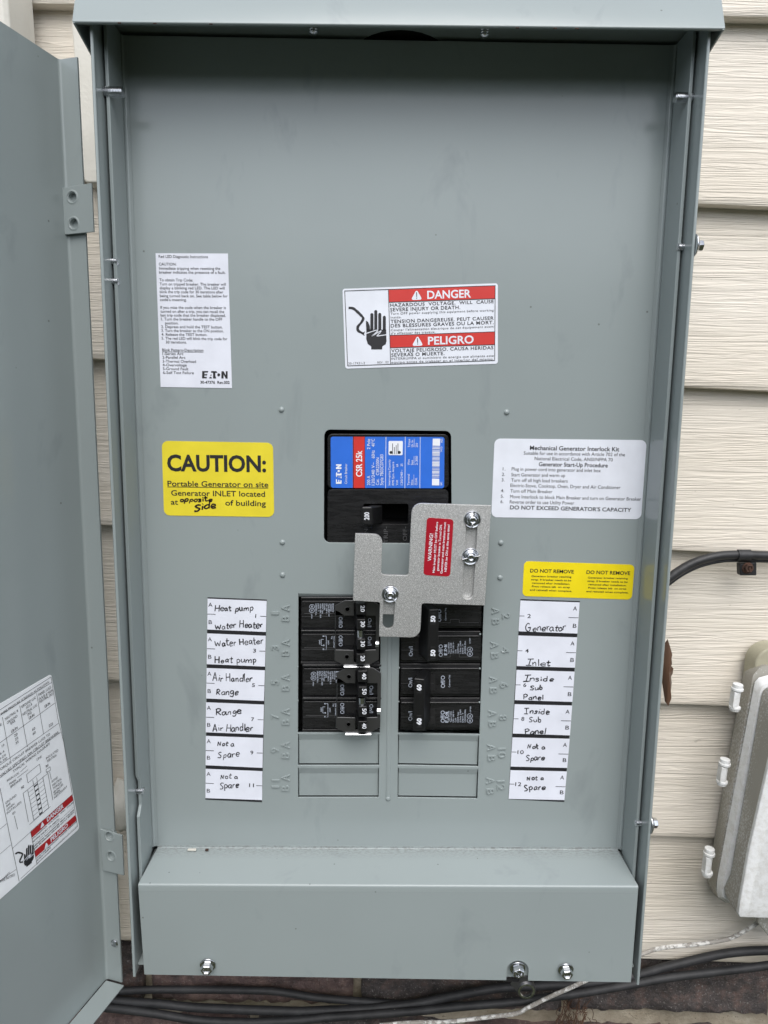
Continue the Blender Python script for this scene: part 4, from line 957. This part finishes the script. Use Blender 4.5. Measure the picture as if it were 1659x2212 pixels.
for cx_2, cy_2 in m2_:
    area(m, f3, [(cx_2 + 17 * math.cos(2 * math.pi * k / 16), cy_2 + 17 * math.sin(2 * math.pi * k / 16)) for k in range(16)], 0)
area(m, f2, [(1332, 212), (1414, 212), (1412, 292), (1330, 290)], 2); area(m, f2, [(1324, 655), (1404, 658), (1404, 732), (1323, 730)], 2)
y = 300; rb_ = random.Random(3)
while y < 650:
    w_ = rb_.choice((4, 6, 9)); line(m, f2, (1328 - (y - 300) * .01, y), (1411 - (y - 300) * .02, y), w_, 2); y += w_ / 2 + rb_.choice((7, 9, 13))
m.build('printed_text', [INK, RED, WINK], o, recalc=False)
m = MB(); fh = Face((0, YB - 1.12, 0), (0, -1, 0), c1)
text(m, fh, 'TRIP-', (832, 1372), (832, 1190), 44, 0); text(m, fh, 'OFF-', (1045, 1345), (1045, 1190), 44, 0); text(m, fh, 'ON', (610, 1330), (610, 1215), 40, 0)
m.build('moulded_lettering', DIM, mbk)
settle(mbk)

# ================================================================== branch breakers
def pole(parent, tr, x0, x1, y0, y1, ph=None):
    """one pole: body with a stepped face (crop pixels of tr)"""
    f_ = Face((0, 3.5, 0), (0, -1, 0), tr)
    h = y1 - y0
    slab('body', [(x0, y0), (x1, y0), (x1, y1), (x0, y1)], .8, 3.2, 28, BPLAST, parent, tr, .5)
    for t_ in (.32, .58):
        slab('face_seam', [(x0 + 16, y0 + h * t_), (x0 + (x1 - x0) * .42, y0 + h * t_), (x0 + (x1 - x0) * .42, y0 + h * t_ + 3), (x0 + 16, y0 + h * t_ + 3)], 0, .42, .8, DIM, parent, tr, 0) if x1 - x0 > 1000 and t_ > .5 else None
    slab('raised_face', [(x0 + 14, y0 + h * .10), (x1 - 12, y0 + h * .10), (x1 - 12, y1 - h * .07), (x0 + 14, y1 - h * .07)], .9, .6, 3.4, BPLAST, parent, tr, .5)
    return f_
def ltext(mb, tr, Y, s, p1, p2, h, b_=.01, mi=0): text(mb, Face((0, Y, 0), (0, -1, 0), tr), s, p1, p2, h, b_, mi)

def quad(dx, dy, amps, label, logo_x, first):
    q = thing('circuit_breaker', label, 'circuit breaker', (150, 20, 100 if first else 60), group='black branch breakers')
    tr = lambda x, y: c23(x + dx, y + dy)
    x0, x1 = 128 if first else 150 - 22, 1248
    pole(q, tr, x0, x1, 205, 662); pole(q, tr, x0, x1, 672, 1130)
    for yy in (205, 672): slab('barrier_ridge', [(x0 + 2, yy - 6), (x1, yy - 6), (x1, yy + 22), (x0 + 2, yy + 22)], 0, -.6, 3, BPLAST, q, tr, .5)
    slab('end_cap', [(x0, 1112), (x1, 1112), (x1, 1150), (x0, 1150)], 0, 1.6, 20, BPLAST, q, tr, .4)
    for yy in (430, 915): slab('label_recess', [(x0 + 50, yy), (x0 + 480, yy), (x0 + 480, yy + 4), (x0 + 50, yy + 4)], 0, .3, 1, DIM, q, tr, 0)
    m = MB(); F_ = .45
    for s, x, a_ in ((' LR43556 Dist.', 338, 455), ('E7819 - T', 368, 400), ('4 Pole Unit J-969', 400, 490), ('HACR Type', 430, 430), ('Cu/Al', 458, 380), ('120 / 240 V~', 488, 440), ('Types BRD & A', 520, 475), ('A22020', 548, 400), ('BD220230', 578, 410)):
        ltext(m, tr, F_, s.strip(), (x, 290), (x, a_), 19, .02)
    for cx_2, cy_2 in ((290, 332), (288, 388)):
        f_ = Face((0, F_, 0), (0, -1, 0), tr)
        for k in range(14):
            a1, a2 = 2 * math.pi * k / 14, 2 * math.pi * (k + 1) / 14
            line(m, f_, (cx_2 + 36 * math.cos(a1), cy_2 + 30 * math.sin(a1)), (cx_2 + 36 * math.cos(a2), cy_2 + 30 * math.sin(a2)), 6)
    ltext(m, tr, F_, 'UL', (275, 372), (275, 404), 26, .02); ltext(m, tr, F_, 'SA', (276, 316), (276, 348), 26, .02); ltext(m, tr, F_, 'LISTED', (278, 430), (278, 500), 14, .02)
    f_ = Face((0, F_, 0), (0, -1, 0), tr)
    if not first: logo(m, f_, (604, 290), 46, math.pi / 2, 0)
    for pl in (((450, 750), (495, 750)), ((492, 750), (492, 940)), ((495, 940), (450, 940)), ((455, 795), (420, 795)), ((420, 795), (420, 882)), ((420, 882), (455, 882))): line(m, f_, *pl, 6)
    for a_, b_ in ((450, 750), (450, 935), (455, 880)): area(m, f_, [(a_ + 11 * math.cos(t_), b_ + 11 * math.sin(t_)) for t_ in [2 * math.pi * k / 10 for k in range(10)]])
    ltext(m, tr, F_, '240V', (512, 808), (512, 872), 18, .02); ltext(m, tr, F_, '240V', (388, 802), (388, 868), 18, .02); ltext(m, tr, F_, 'Trip', (562, 748), (562, 792), 18, .02)
    ltext(m, tr, F_, 'Non Common', (594, 750), (594, 915), 18, .02)
    for yy in (0, 262): ltext(m, tr, F_, 'Off/O', (668, 478 + yy), (668, 632 + yy), 50, .008); ltext(m, tr, F_, 'On/I', (1080, 495 + yy), (1080, 620 + yy), 48, .008)
    m.build('printed_text', GINK, q, recalc=False)
    for yy in (470, 735): slab('handle_slot', [(752, yy), (905, yy), (905, yy + 145), (752, yy + 145)], 0, .45, 1, VOID, q, tr, 0)
    # four handles in a row
    for (hx, hy, hw, hh, Yh), a_ in zip(((918, 285, 128, 165, -17), (925, 512, 118, 150, -19), (928, 790, 112, 150, -19), (922, 1000, 122, 140, -17)), amps):
        fo_ = Face((0, Yh, 0), (0, -1, 0), tr); fi = Face((0, 1, 0), (0, -1, 0), tr)
        top_ = [fo_.pt(*p) for p in ((hx, hy), (hx + hw, hy), (hx + hw, hy + hh), (hx, hy + hh))]
        bs = [Vector((p.x + (1.2 if i in (1, 2) else .2) - 3, 2.5, p.z + (.6 if i < 2 else -.6))) for i, p in enumerate(top_)]
        hnd = MB().loft([bs, top_]).build('handle', HPLAST, q, bevel=.5)
        m = MB(); text(m, fo_.lift(.1), a_, (hx + hw * .46, hy + hh * .18), (hx + hw * .46, hy + hh * .74), 54, .016); m.build('handle_number', WINK, hnd)
    # tie plate across the handles
    ft = Face((0, -9, 0), (0, -1, 0), tr)
    ol = [ft.pt(*p) for p in ((618, 315), (755, 243), (1130, 243), (1245, 318), (1242, 560), (1232, 1085), (1115, 1150), (740, 1158), (603, 1095))]
    win = [ft.pt(*p) for p in ((628, 462), (882, 462), (882, 285), (1048, 285), (1048, 462), (1192, 462), (1190, 940), (1040, 948), (1040, 1128), (880, 1128), (880, 948), (628, 942))]
    hls = [win] + [circle(ft.pt(*c_), 1.45, 18) for c_ in ((790, 368), (783, 1040))]
    MB().prism(ol, (0, 1.1, 0), hls).build('handle_tie', DARKMETAL, q, bevel=.32, seg=2)
    for c_ in ((790, 368), (783, 1040)): MB().lathe(ft.pt(*c_) + Vector((0, -.2, 0)), (0, -1, 0), [(1.9, -.2), (1.85, .25), (1.4, .3), (1.35, -.2)], 18).build('eyelet', DARKMETAL, q, smooth=50)
    for pts, nm in ((((742, 1152), (1105, 1152), (1100, 1196), (740, 1196)), 'bottom_clip'), (((1190, 818), (1236, 818), (1230, 905), (1186, 905)), 'side_clip')):
        P_ = [ft.pt(*p) for p in pts]; n3 = 6
        lp = []
        for i in range(n3 + 1):
            t_ = i / n3; a1, b1 = P_[0].lerp(P_[3], t_), P_[1].lerp(P_[2], t_); d_ = Vector((0, -1.6 * math.sin(math.pi * t_) - .2, 0)); lp.append([a1 + d_, b1 + d_, b1 + Vector((0, 2, 0)), a1 + Vector((0, 2, 0))])
        MB().loft(lp).build(nm, ZINC, q, smooth=40)
    p_ = Face((0, -15, 0), (0, -1, 0), tr).pt(968, 662), Face((0, -15, 0), (0, -1, 0), tr).pt(972, 775)
    MB().tube([p_[0], p_[1]], 2.15, 16).build('tie_pin', ZINC, q, smooth=50)
    settle(q); return q
quad(0, 0, ('20', '30', '30', '20'), 'black four-handle breaker marked 20 30 30 20, top left of the four', 0, True)
quad(22, 955, ('40', '50', '50', '40'), 'black four-handle breaker marked 40 50 50 40, lower left of the four', 0, False)

def twin(ys, amp, label, hpts, num, texts, on):
    q = thing('circuit_breaker', label, 'circuit breaker', (220, 20, 100 if amp == '50' else 60), group='black branch breakers')
    tr = c24
    for y0, y1 in ys:
        pole(q, tr, 226 if on else 228, 1362 if on else 1385, y0 + 18, y1)
        slab('barrier_ridge', [(240, y0 + 62), (1345, y0 + 62), (1342, y0 + 84), (242, y0 + 86)], 0, -.5, 2, BPLAST, q, tr, .5)
        slab('end_cap', [(225, y0), (1365, y0), (1365, y0 + 50), (225, y0 + 50)], 0, 2.2, 18, BPLAST, q, tr, .4)
        sx = 640 if on else 455
        slab('handle_slot', [(sx - 20, y0 + 150), (sx + 85, y0 + 150), (sx + 85, y1 - 85), (sx - 20, y1 - 85)], 0, .45, 1, VOID, q, tr, 0)
        yb = y1 - 60
        for pl in (((785 if not on else 740, yb - 20), (935, yb - 20)), ((935, yb - 20), (937, yb - 68)), ((937, yb - 68), (1062, yb - 68)), ((1062, yb - 68), (1065, yb - 20)), ((1065, yb - 20), (1340, yb - 20))):
            if on: continue
            m = MB(); line(m, Face((0, .45, 0), (0, -1, 0), tr), *pl, 5); m.build('mould_line', DIM, q)
    m = MB()
    for s, p1, p2, h in texts: ltext(m, tr, .45, s, p1, p2, h, .012)
    f_ = Face((0, .45, 0), (0, -1, 0), tr)
    ly = ys[1][0]
    logo(m, f_, ((892 if not on else 908), ly + 340 if not on else ly + 350), 43, -math.pi / 2, 0)
    for cx_2, cy_2 in ((1213, ly + 258), (1213, ly + 322)):
        for k in range(14):
            a1, a2 = 2 * math.pi * k / 14, 2 * math.pi * (k + 1) / 14
            line(m, f_, (cx_2 + 38 * math.cos(a1), cy_2 + 34 * math.sin(a1)), (cx_2 + 38 * math.cos(a2), cy_2 + 34 * math.sin(a2)), 6)
    ltext(m, tr, .45, 'UL', (1226, ly + 278), (1226, ly + 240), 26, .02); ltext(m, tr, .45, 'SA', (1226, ly + 340), (1226, ly + 304), 26, .02)
    m.build('printed_text', GINK, q, recalc=False)
    Yh = -18; fo_ = Face((0, Yh, 0), (0, -1, 0), tr); tp = [fo_.pt(*p) for p in hpts]
    xs_ = 4.5 if not on else 9
    bs = [Vector((p.x + (-5.5 if not on else 7.5), 2, p.z - .5)) for p in tp]; bs[1] = bs[1] + Vector((-1.5, 0, 0)); bs[2] = bs[2] + Vector((-1.5, 0, 0))
    hnd = MB().loft([bs, [b_.lerp(t_, .8) for b_, t_ in zip(bs, tp)], tp]).build('tied_handle', HPLAST, q, bevel=.9, seg=3)
    m = MB()
    for p1, p2 in num: text(m, fo_.lift(.1), amp, p1, p2, 58, .04)
    m.build('handle_number', WINK, hnd)
    for (p1, p2) in num:
        for yy in (p1[1] + 28, p2[1] - 38): 
            m = MB(); line(m, fo_.lift(.05), (p1[0] - 62, yy), (p1[0] + 6, yy), 4); m.build('seam', DIM, hnd)
    settle(q)
det = lambda y: [(s, (x, y), (x, y - L_), 19) for s, x, L_ in (('Type BR250', 925, 160), ('Type C250', 957, 155), ('120 / 240 V~', 990, 170), ('Cu/Al', 1022, 60), ('HACR Type', 1056, 145), ('2 Pole  J-969', 1090, 180), ('E7819 - T', 1124, 135), ('LR43556 Dist.', 1156, 185), ('LISTED', 1222, 0))if L_]
twin(((240, 640), (680, 1125)), '50', 'black two-pole breaker marked 50 under the metal interlock plate', [(632, 372), (778, 366), (772, 1098), (615, 1112)],
     (((722, 550), (724, 462)), ((722, 1034), (724, 942))),
     [('On/I', (405, 1035), (405, 895), 50), ('Off/O', (828, 1040), (828, 868), 50), ('Off/O', (808, 545), (808, 372), 46), ('Common Trip', (880, 530), (880, 350), 18), ('LISTED', (1222, 856), (1222, 775), 15)] + det(1000), False)
twin(((1140, 1602), (1622, 2075)), '60', 'black two-pole breaker marked 60, lowest on the right', [(422, 1345), (572, 1360), (570, 2092), (408, 2088)],
     (((524, 1522), (530, 1434)), ((524, 2005), (530, 1912))),
     [('On/I', (398, 1475), (398, 1340), 50), ('On/I', (398, 1945), (398, 1812), 50), ('Off/O', (860, 1480), (860, 1308), 52), ('Off/O', (858, 1972), (858, 1802), 52), ('Common Trip', (935, 1472), (935, 1300), 20), ('LISTED', (1230, 1825), (1230, 1742), 15)] + det(1968), True)
# sheets coloured black to stand for the shade behind the openings
cav = thing('bus_compartment', 'compartment with its shade coloured black behind the rows of breakers', 'compartment', (185, 30, 40))
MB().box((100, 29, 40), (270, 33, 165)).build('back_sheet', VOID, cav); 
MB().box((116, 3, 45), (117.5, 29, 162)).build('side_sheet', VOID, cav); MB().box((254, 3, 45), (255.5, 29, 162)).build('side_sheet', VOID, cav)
settle(cav)

# ================================================================== interlock plate
c2 = crop(980, 1380, 420, 1659)
ilk = thing('interlock_plate', 'silver sliding interlock plate with a crimson warning label', 'interlock plate', (200, -12, 150))
YI = -24.0
fi = Face((0, YI, 0), (0, -1, 0), c2)
pts = [(75, 478), (378, 486), (362, 934), (668, 945), (706, 138), (1588, 166), (1515, 1276), (814, 1250), (795, 1634), (340, 1620), (350, 1240), (50, 1222)]
rs = [0, 5.5, 2, 2.2, 6.5, 0, 0, 1.8, 6.5, 0, 1.2, 0]
ol = rnd([fi.pt(*p) for p in pts], rs, 6)
def slotpoly(p, q, r, n=9):
    p, q = fi.pt(*p), fi.pt(*q); u = (q - p).normalized(); v = Vector((u.z, 0, -u.x)); rr = r
    return [p + (-u * math.cos(t_) + v * math.sin(t_)) * rr for t_ in [-math.pi / 2 + math.pi * k / n for k in range(n + 1)]] + [q + (u * math.cos(t_) - v * math.sin(t_)) * rr for t_ in [-math.pi / 2 + math.pi * k / n for k in range(n + 1)]]
r_s = (fi.pt(1388, 1150) - fi.pt(1264, 1150)).length / 2
sl1 = slotpoly((1375, 330), (1326, 1150), r_s); sl2 = slotpoly((462, 1110), (440, 1475), r_s)
MB().prism(ol, (0, 3.0, 0), [sl1, sl2]).build('plate', ALU, ilk, bevel=.45, seg=2)
# backing bars seen through the slots
sb = Face((0, YI + 3.6, 0), (0, -1, 0), c2)
MB().prism(rnd([sb.pt(*p) for p in ((1300, 250), (1450, 250), (1400, 1220), (1240, 1220))], 3), (0, 1.5, 0)).build('backing_bar', ALU, ilk, bevel=.3)
MB().prism([sb.pt(*p) for p in ((375, 1050), (540, 1050), (520, 1378), (370, 1372))], (0, 1.5, 0)).build('backing_bar', ALU, ilk, bevel=.3)
wl = [(872, 298), (1168, 318), (1128, 955), (832, 935)]
P_ = rnd([Face((0, YI, 0), (0, -1, 0), c2).pt(*q) for q in wl], 2.2)
lo = MB().prism([p + Vector((0, -.25, 0)) for p in P_], (0, .23, 0)).build('warning_label', CRIMSON, ilk, label='crimson warning label with white vertical print')
m = MB(); fw = Face((0, YI - .4, 0), (0, -1, 0), c2)
for s, x0, y0, x1, y1, h, b_ in (('WARNING!', 918, 782, 942, 478, 38, .008), ('Main breaker MUST be OFF before', 958, 912, 996, 347, 24, .01), ('generator breaker is Turned ON.', 1002, 892, 1040, 375, 24, .01), ('Generator and main breakers must', 1044, 922, 1084, 350, 24, .01), ('NEVER be ON at the same time!', 1090, 902, 1126, 378, 24, .01)):
    text(m, fw, s, (x0, y0), (x1, y1), h, b_)
m.build('printed_text', WINK, lo)
for (x, y), an in zip(((1375, 320), (1355, 730), (463, 1150)), (1.45, .22, -.9)):
    c_ = fi.pt(x, y); m = MB()
    m.lathe(c_, (0, -1, 0), [(5.6, 0), (5.7, .5), (5.3, .9), (4.6, .7), (4.2, 1.2), (3.9, 2.6), (3.3, 3.1), (2.9, 2.4), (2.5, 2.3), (2.4, 4.2), (1.9, 4.5), (1.3, 4.3), (1.2, 3.0), (.2, 3.0)], 26)
    wn = m.build('wing_nut', ZINC, ilk, smooth=35)
    for sg in (1, -1):
        d_ = Vector((math.cos(an), 0, math.sin(an))) * sg; p_ = d_.cross(Vector((0, 1, 0)))
        MB().loft([[c_ + d_ * 2.4 + p_ * .45 + Vector((0, -1, 0)), c_ + d_ * 2.4 - p_ * .45 + Vector((0, -1, 0)), c_ + d_ * 5.2 - p_ * .35 + Vector((0, -1.2, 0)), c_ + d_ * 5.2 + p_ * .35 + Vector((0, -1.2, 0))],
                   [c_ + d_ * 2.6 + p_ * .4 + Vector((0, -4.6, 0)), c_ + d_ * 2.6 - p_ * .4 + Vector((0, -4.6, 0)), c_ + d_ * 6.2 - p_ * .3 + Vector((0, -4.8, 0)), c_ + d_ * 6.2 + p_ * .3 + Vector((0, -4.8, 0))]]).build('wing', ZINC, wn, bevel=.2)
    MB().tube([c_ + Vector((0, -2.8, 0)), c_ + Vector((0, 22, 0))], 1.7, 14).build('stud', ZINC, wn, smooth=40)
settle(ilk)

# ================================================================== cables
def cable(name, label, pts, r, m, cat, Y=72, seg=12, group=None, ys=None):
    P_ = [at(x, y, Y if ys is None else ys[i]) for i, (x, y) in enumerate(pts)]
    base = smoothpath(P_, 10)
    base = [p + Vector((0, .6 * noise.noise(p * .03), .9 * noise.noise(p * .025 + Vector((r, 0, 0))))) for p in base]
    return MB().tube(base, r, seg).build(name, m, label=label, cat=cat, group=group, smooth=80)
G = 'black cables along the brick foundation'
cable('black_cable', 'upper black cable, straight under the left half of the panel', [(120, 2150), (279, 2139.5), (400, 2139), (522, 2139), (587, 2141), (684, 2154), (790, 2164), (886, 2170), (990, 2174)], 3.1, CABLE, 'cable', 76, group=G)
cable('black_cable', 'middle black cable rising right behind the panel corner', [(60, 2140), (256, 2162), (360, 2171), (490, 2180), (619, 2184), (753, 2182), (886, 2169), (986, 2150), (1086, 2133), (1230, 2128), (1320, 2118), (1390, 2103), (1466, 2082), (1561, 2060), (1659, 2053), (1800, 2056)], 3.6, CABLE, 'cable', 71, group=G)
cable('black_cable', 'lowest black cable sweeping up to the right edge', [(60, 2158), (246.6, 2178), (360, 2194), (457, 2206), (554.5, 2209), (652, 2203), (786, 2193), (886, 2185), (986, 2175), (1106, 2164), (1257, 2145), (1371, 2125), (1485, 2107), (1659, 2085), (1800, 2070)], 3.4, CABLE, 'cable', 65, group=G)
cable('white_cable', 'thin cable with flaking white paint crossing the black cables', [(820, 2216), (900, 2209), (986, 2206), (1106, 2190), (1143, 2174), (1200, 2148), (1253, 2124), (1320, 2090), (1388, 2060), (1428, 2048), (1485, 2041), (1561, 2032), (1591, 2022), (1636.6, 1993), (1670, 1965)], 1.7, WHITECABLE, 'cable', 54, 10, ys=[54] * 8 + [66] * 7)
cd_ = thing('conduit', 'black conduit curving behind the panel and clamped to the siding', 'conduit', (450, 75, 140))
up = [(1380, 1330), (1410, 1282), (1453, 1243), (1496, 1217), (1539, 1203.5), (1582, 1198.5), (1659, 1200), (1800, 1203)]
base = smoothpath([at(x, y, 66) for x, y in up], 10); MB().tube(base, 3.5, 14).build('pipe', CONDUIT, cd_, smooth=80)
base = smoothpath([at(x + 1, y + 12, 68) for x, y in up], 10); MB().tube(base, 1.4, 10).build('ground_wire', CONDUIT, cd_, smooth=80)
settle(cd_)
cl = thing('pipe_clamp', 'black one-hole clamp with rusty screw holding the conduit', 'clamp', (470, 78, 140))
c44 = crop(1780, 1480, 380, 1356); fk = Face((0, 61, 0), (0, -1, 0), c44); fk2 = Face((0, 72, 0), (0, -1, 0), c44)
a_, b_ = fk.pt(1080, 250), fk.pt(1212, 252); zt = a_.z; zb_ = fk.pt(0, 372).z
lp = []
for x in (a_.x, b_.x):
    cy_, cz_, R_ = 66.0, at(1605, 1199, 66).z, 4.5
    arc = [(cy_ - R_ * math.cos(t_), cz_ + R_ * math.sin(t_)) for t_ in [-1.25 + 2.9 * k / 10 for k in range(11)]]
    inn = [(cy_ - (R_ - 1) * math.cos(t_), cz_ + (R_ - 1) * math.sin(t_)) for t_ in [-1.25 + 2.9 * k / 10 for k in range(11)]]
    lp.append([(x, y, z) for y, z in arc] + [(x, y, z) for y, z in inn[::-1]])
MB().loft(lp).build('strap', CONDUIT, cl, smooth=50)
MB().prism(rnd([fk2.pt(*p) for p in ((1035, 360), (1205, 345), (1205, 478), (1040, 478))], 1), (0, -6, 0)).build('foot', CONDUIT, cl, bevel=.8)
m = MB(); hexhead(m, Face((0, 66, 0), (0, -1, 0), c44).pt(1150, 418), (0, -1, 0), 3.6, 3.6, .2, .7); m.build('rusty_screw', RUST, cl, bevel=.4)
settle(cl)

# ================================================================== utility box at the right edge
c55 = crop(1880, 1780, 280, 704)
nb = thing('utility_box', 'weathered gray plastic utility box with white painted edges at the right edge', 'utility box', (520, 78, -110))
XE = 150
def loop(Y, pts): return [at(*c55(*p), Y) for p in pts]
def closed_r(Y, left, ext=150):
    L_ = loop(Y, left); return L_ + [L_[-1] + Vector((ext, 0, -4)), L_[0] + Vector((ext, 0, -4))]
back = closed_r(78, [(620, 205), (560, 225), (530, 270), (522, 330), (275, 1735), (290, 1790), (345, 1870), (400, 1905)])
mid1 = closed_r(52, [(680, 232), (640, 250), (598, 300), (585, 380), (345, 1700), (335, 1800), (345, 1860), (400, 1905)])
MB().loft([back, mid1]).build('base', NETBOX, nb, smooth=35)
f1_ = closed_r(50, [(700, 300), (640, 315), (612, 345), (600, 400), (345, 1740), (340, 1830), (352, 1870), (412, 1908)])
f2_ = closed_r(43, [(705, 352), (672, 370), (655, 400), (640, 450), (395, 1740), (378, 1830), (385, 1870), (425, 1900)])
MB().loft([f1_, f2_]).build('rim', OVER, nb, smooth=35)
l1_ = closed_r(42, [(760, 380), (700, 385), (668, 410), (655, 460), (440, 1700), (395, 1800), (400, 1850), (430, 1890)])
l2_ = closed_r(14, [(900, 420), (830, 440), (790, 520), (770, 600), (560, 1520), (500, 1870), (483, 1975), (495, 2000)])
MB().loft([l1_, l2_]).build('lid', NETBOX, nb, smooth=35)
l3_ = closed_r(12, [(905, 420), (835, 440), (795, 520), (775, 600), (565, 1520), (503, 1870), (486, 1978), (498, 2003)])
l4_ = closed_r(8, [(1000, 480), (930, 500), (880, 560), (860, 650), (640, 1560), (575, 1880), (560, 1950), (575, 1955)])
MB().loft([[p + Vector((0, 2, 0)) for p in l3_], [p + Vector((0, -1.5, 0)) for p in l3_], l4_]).build('lid_front', OVER, nb, bevel=.8)
# mounting ear
ec = at(*c55(695, 195), 72); er = (at(*c55(560, 195), 72) - ec).length
ear = [ec + Vector((math.cos(t_) * er, 0, math.sin(t_) * er)) for t_ in [math.pi * k / 16 for k in range(17)]] + [ec + Vector((-er, 0, -30)), ec + Vector((er + 60, 0, -30)), ec + Vector((er + 60, 0, 0))]
MB().prism([Vector((p.x, 60, p.z)) for p in ear], (0, 18, 0), [circle((ec.x + 3, 60, ec.z - 1), 6.5, 20)]).build('mounting_ear', BEIGE, nb, bevel=3, seg=4)
MB().lathe((ec.x + 4, 66, ec.z - 2), (0, -1, 0), [(5, 0), (4.6, 2), (3, 3)], 16).build('rusty_anchor', RUST, nb, smooth=40)
for y0, x0, y1, x1 in ((350, 492, 560, 465), (880, 402, 1085, 375), (1512, 292, 1728, 270)):
    p, q_ = at(*c55(x0, y0 + 10), 47), at(*c55(x1, y1 - 10), 47); u = (q_ - p).normalized()
    m = MB(); L_ = (q_ - p).length
    m.tube([p, p + u * L_ * .16], 3.9, 14); m.tube([p + u * L_ * .14, p + u * L_ * .24], 4.6, 14); m.tube([p + u * L_ * .22, p + u * L_ * .86], 2.9, 14); m.tube([p + u * L_ * .82, p + u * L_ * .92], 4.4, 14); m.tube([p + u * L_ * .9, q_], 3.6, 14)
    Rm_ = Matrix((Vector((0, 1, 0)).cross(u), Vector((0, 1, 0)), -u)).transposed().to_4x4()
    m.box((-.5, -3.6, -L_ * .3), (3.6, 3, L_ * .27), mat=Matrix.Translation(p + u * L_ * .54) @ Rm_)
    m.build('hinge', OVER, nb, bevel=.5)
# cable hub under the box
P_ = [at(1640, 1976, 50), at(1636, 1993, 50), at(1662, 2025, 50), at(1720, 2040, 50), at(1720, 1976, 50)]
MB().prism(P_, (0, 26, 0)).build('cable_entry', NETBOX, nb, bevel=1)
settle(nb)

# ================================================================== small debris
lf = MB(); L_ = [(1441, 1380), (1446, 1396), (1450, 1412), (1448.5, 1420), (1450, 1432), (1448.5, 1437), (1453.5, 1443), (1454, 1455), (1451, 1463), (1452, 1476), (1448, 1490), (1447, 1505), (1440, 1521), (1433, 1512), (1425, 1440), (1432, 1395)]
L_ = [at(x, y, 60) for x, y in L_]; lc_ = sum(L_, Vector()) / len(L_)
vs = [p + Vector((0, 5 * noise.noise(p * .05), 0)) for p in L_] + [lc_ + Vector((-2, -5, 0))]
fs = [(i, (i + 1) % len(L_), len(L_)) for i in range(len(L_))]
lf.add(vs + [v + Vector((0, .5, 0)) for v in vs], fs + [tuple(i + len(vs) for i in f[::-1]) for f in fs] + [(i, (i + 1) % len(L_), (i + 1) % len(L_) + len(vs), i + len(vs)) for i in range(len(L_))])
lf.build('dead_leaf', LEAF, label='curled brown dead leaf caught behind the right side of the panel', cat='leaf', smooth=50)
m = MB(); p_ = at(1415, 1836, -5); 
for (x, y, L2, lab) in ((415, 1835, 3.2, 'tan wood chip at the left end of the cover shelf'), (447, 1834, 1.2, 'tiny dark crumb beside the wood chip on the shelf')):
    p_ = at(x, y, -4.5); p_.z = -39.3
    MB().prism(rnd([(p_.x - L2, p_.y - .9, p_.z), (p_.x + L2, p_.y - 1.1, p_.z), (p_.x + L2 * .9, p_.y + .9, p_.z), (p_.x - L2 * .95, p_.y + .7, p_.z)], .3, 2), (0, 0, 1.0)).build('wood_chip' if L2 > 2 else 'crumb', TRIM if L2 > 2 else RUST, label=lab, cat='debris', bevel=.2)
# lump of rough white sealant seen in the gap left of the box
p_ = at(262, 1745, 68); m = MB(); n4, m4 = 14, 10; vs = []
for j in range(m4 + 1):
    for i in range(n4):
        th_, ph = math.pi * j / m4, 2 * math.pi * i / n4
        d_ = Vector((math.sin(th_) * math.cos(ph), math.sin(th_) * math.sin(ph), math.cos(th_))); r_ = 1 + .30 * noise.noise(d_ * 2.3) + .16 * noise.noise(d_ * 7)
        vs.append((p_.x + 14 * d_.x * r_, p_.y + 8 + 9 * d_.y * r_, p_.z - 2 + 22 * d_.z * r_))
fs = [(j * n4 + i, j * n4 + (i + 1) % n4, (j + 1) * n4 + (i + 1) % n4, (j + 1) * n4 + i) for j in range(m4) for i in range(n4)]
m.add(vs, fs).build('sealant_lump', TRIM, label='rough white sealant lump in the gap above the lower hinge', cat='sealant', smooth=80)
# dry rootlets below the white cable
rt = MB(); base_ = at(1240, 2180, 82); rg = random.Random(5)
for k in range(34):
    s0 = base_ + Vector((rg.uniform(-14, 16), rg.uniform(-6, 4), rg.uniform(-8, 14))); pts = [s0]
    for i in range(5): pts.append(pts[-1] + Vector((rg.uniform(-4, 4), rg.uniform(-2, 1.5), rg.uniform(-8, 1))))
    rt.tube(smoothpath(pts, 3), .32, 5)
rt.build('rootlets', LEAF, label='tuft of dry brown rootlets on the brick', kind='stuff', smooth=60)
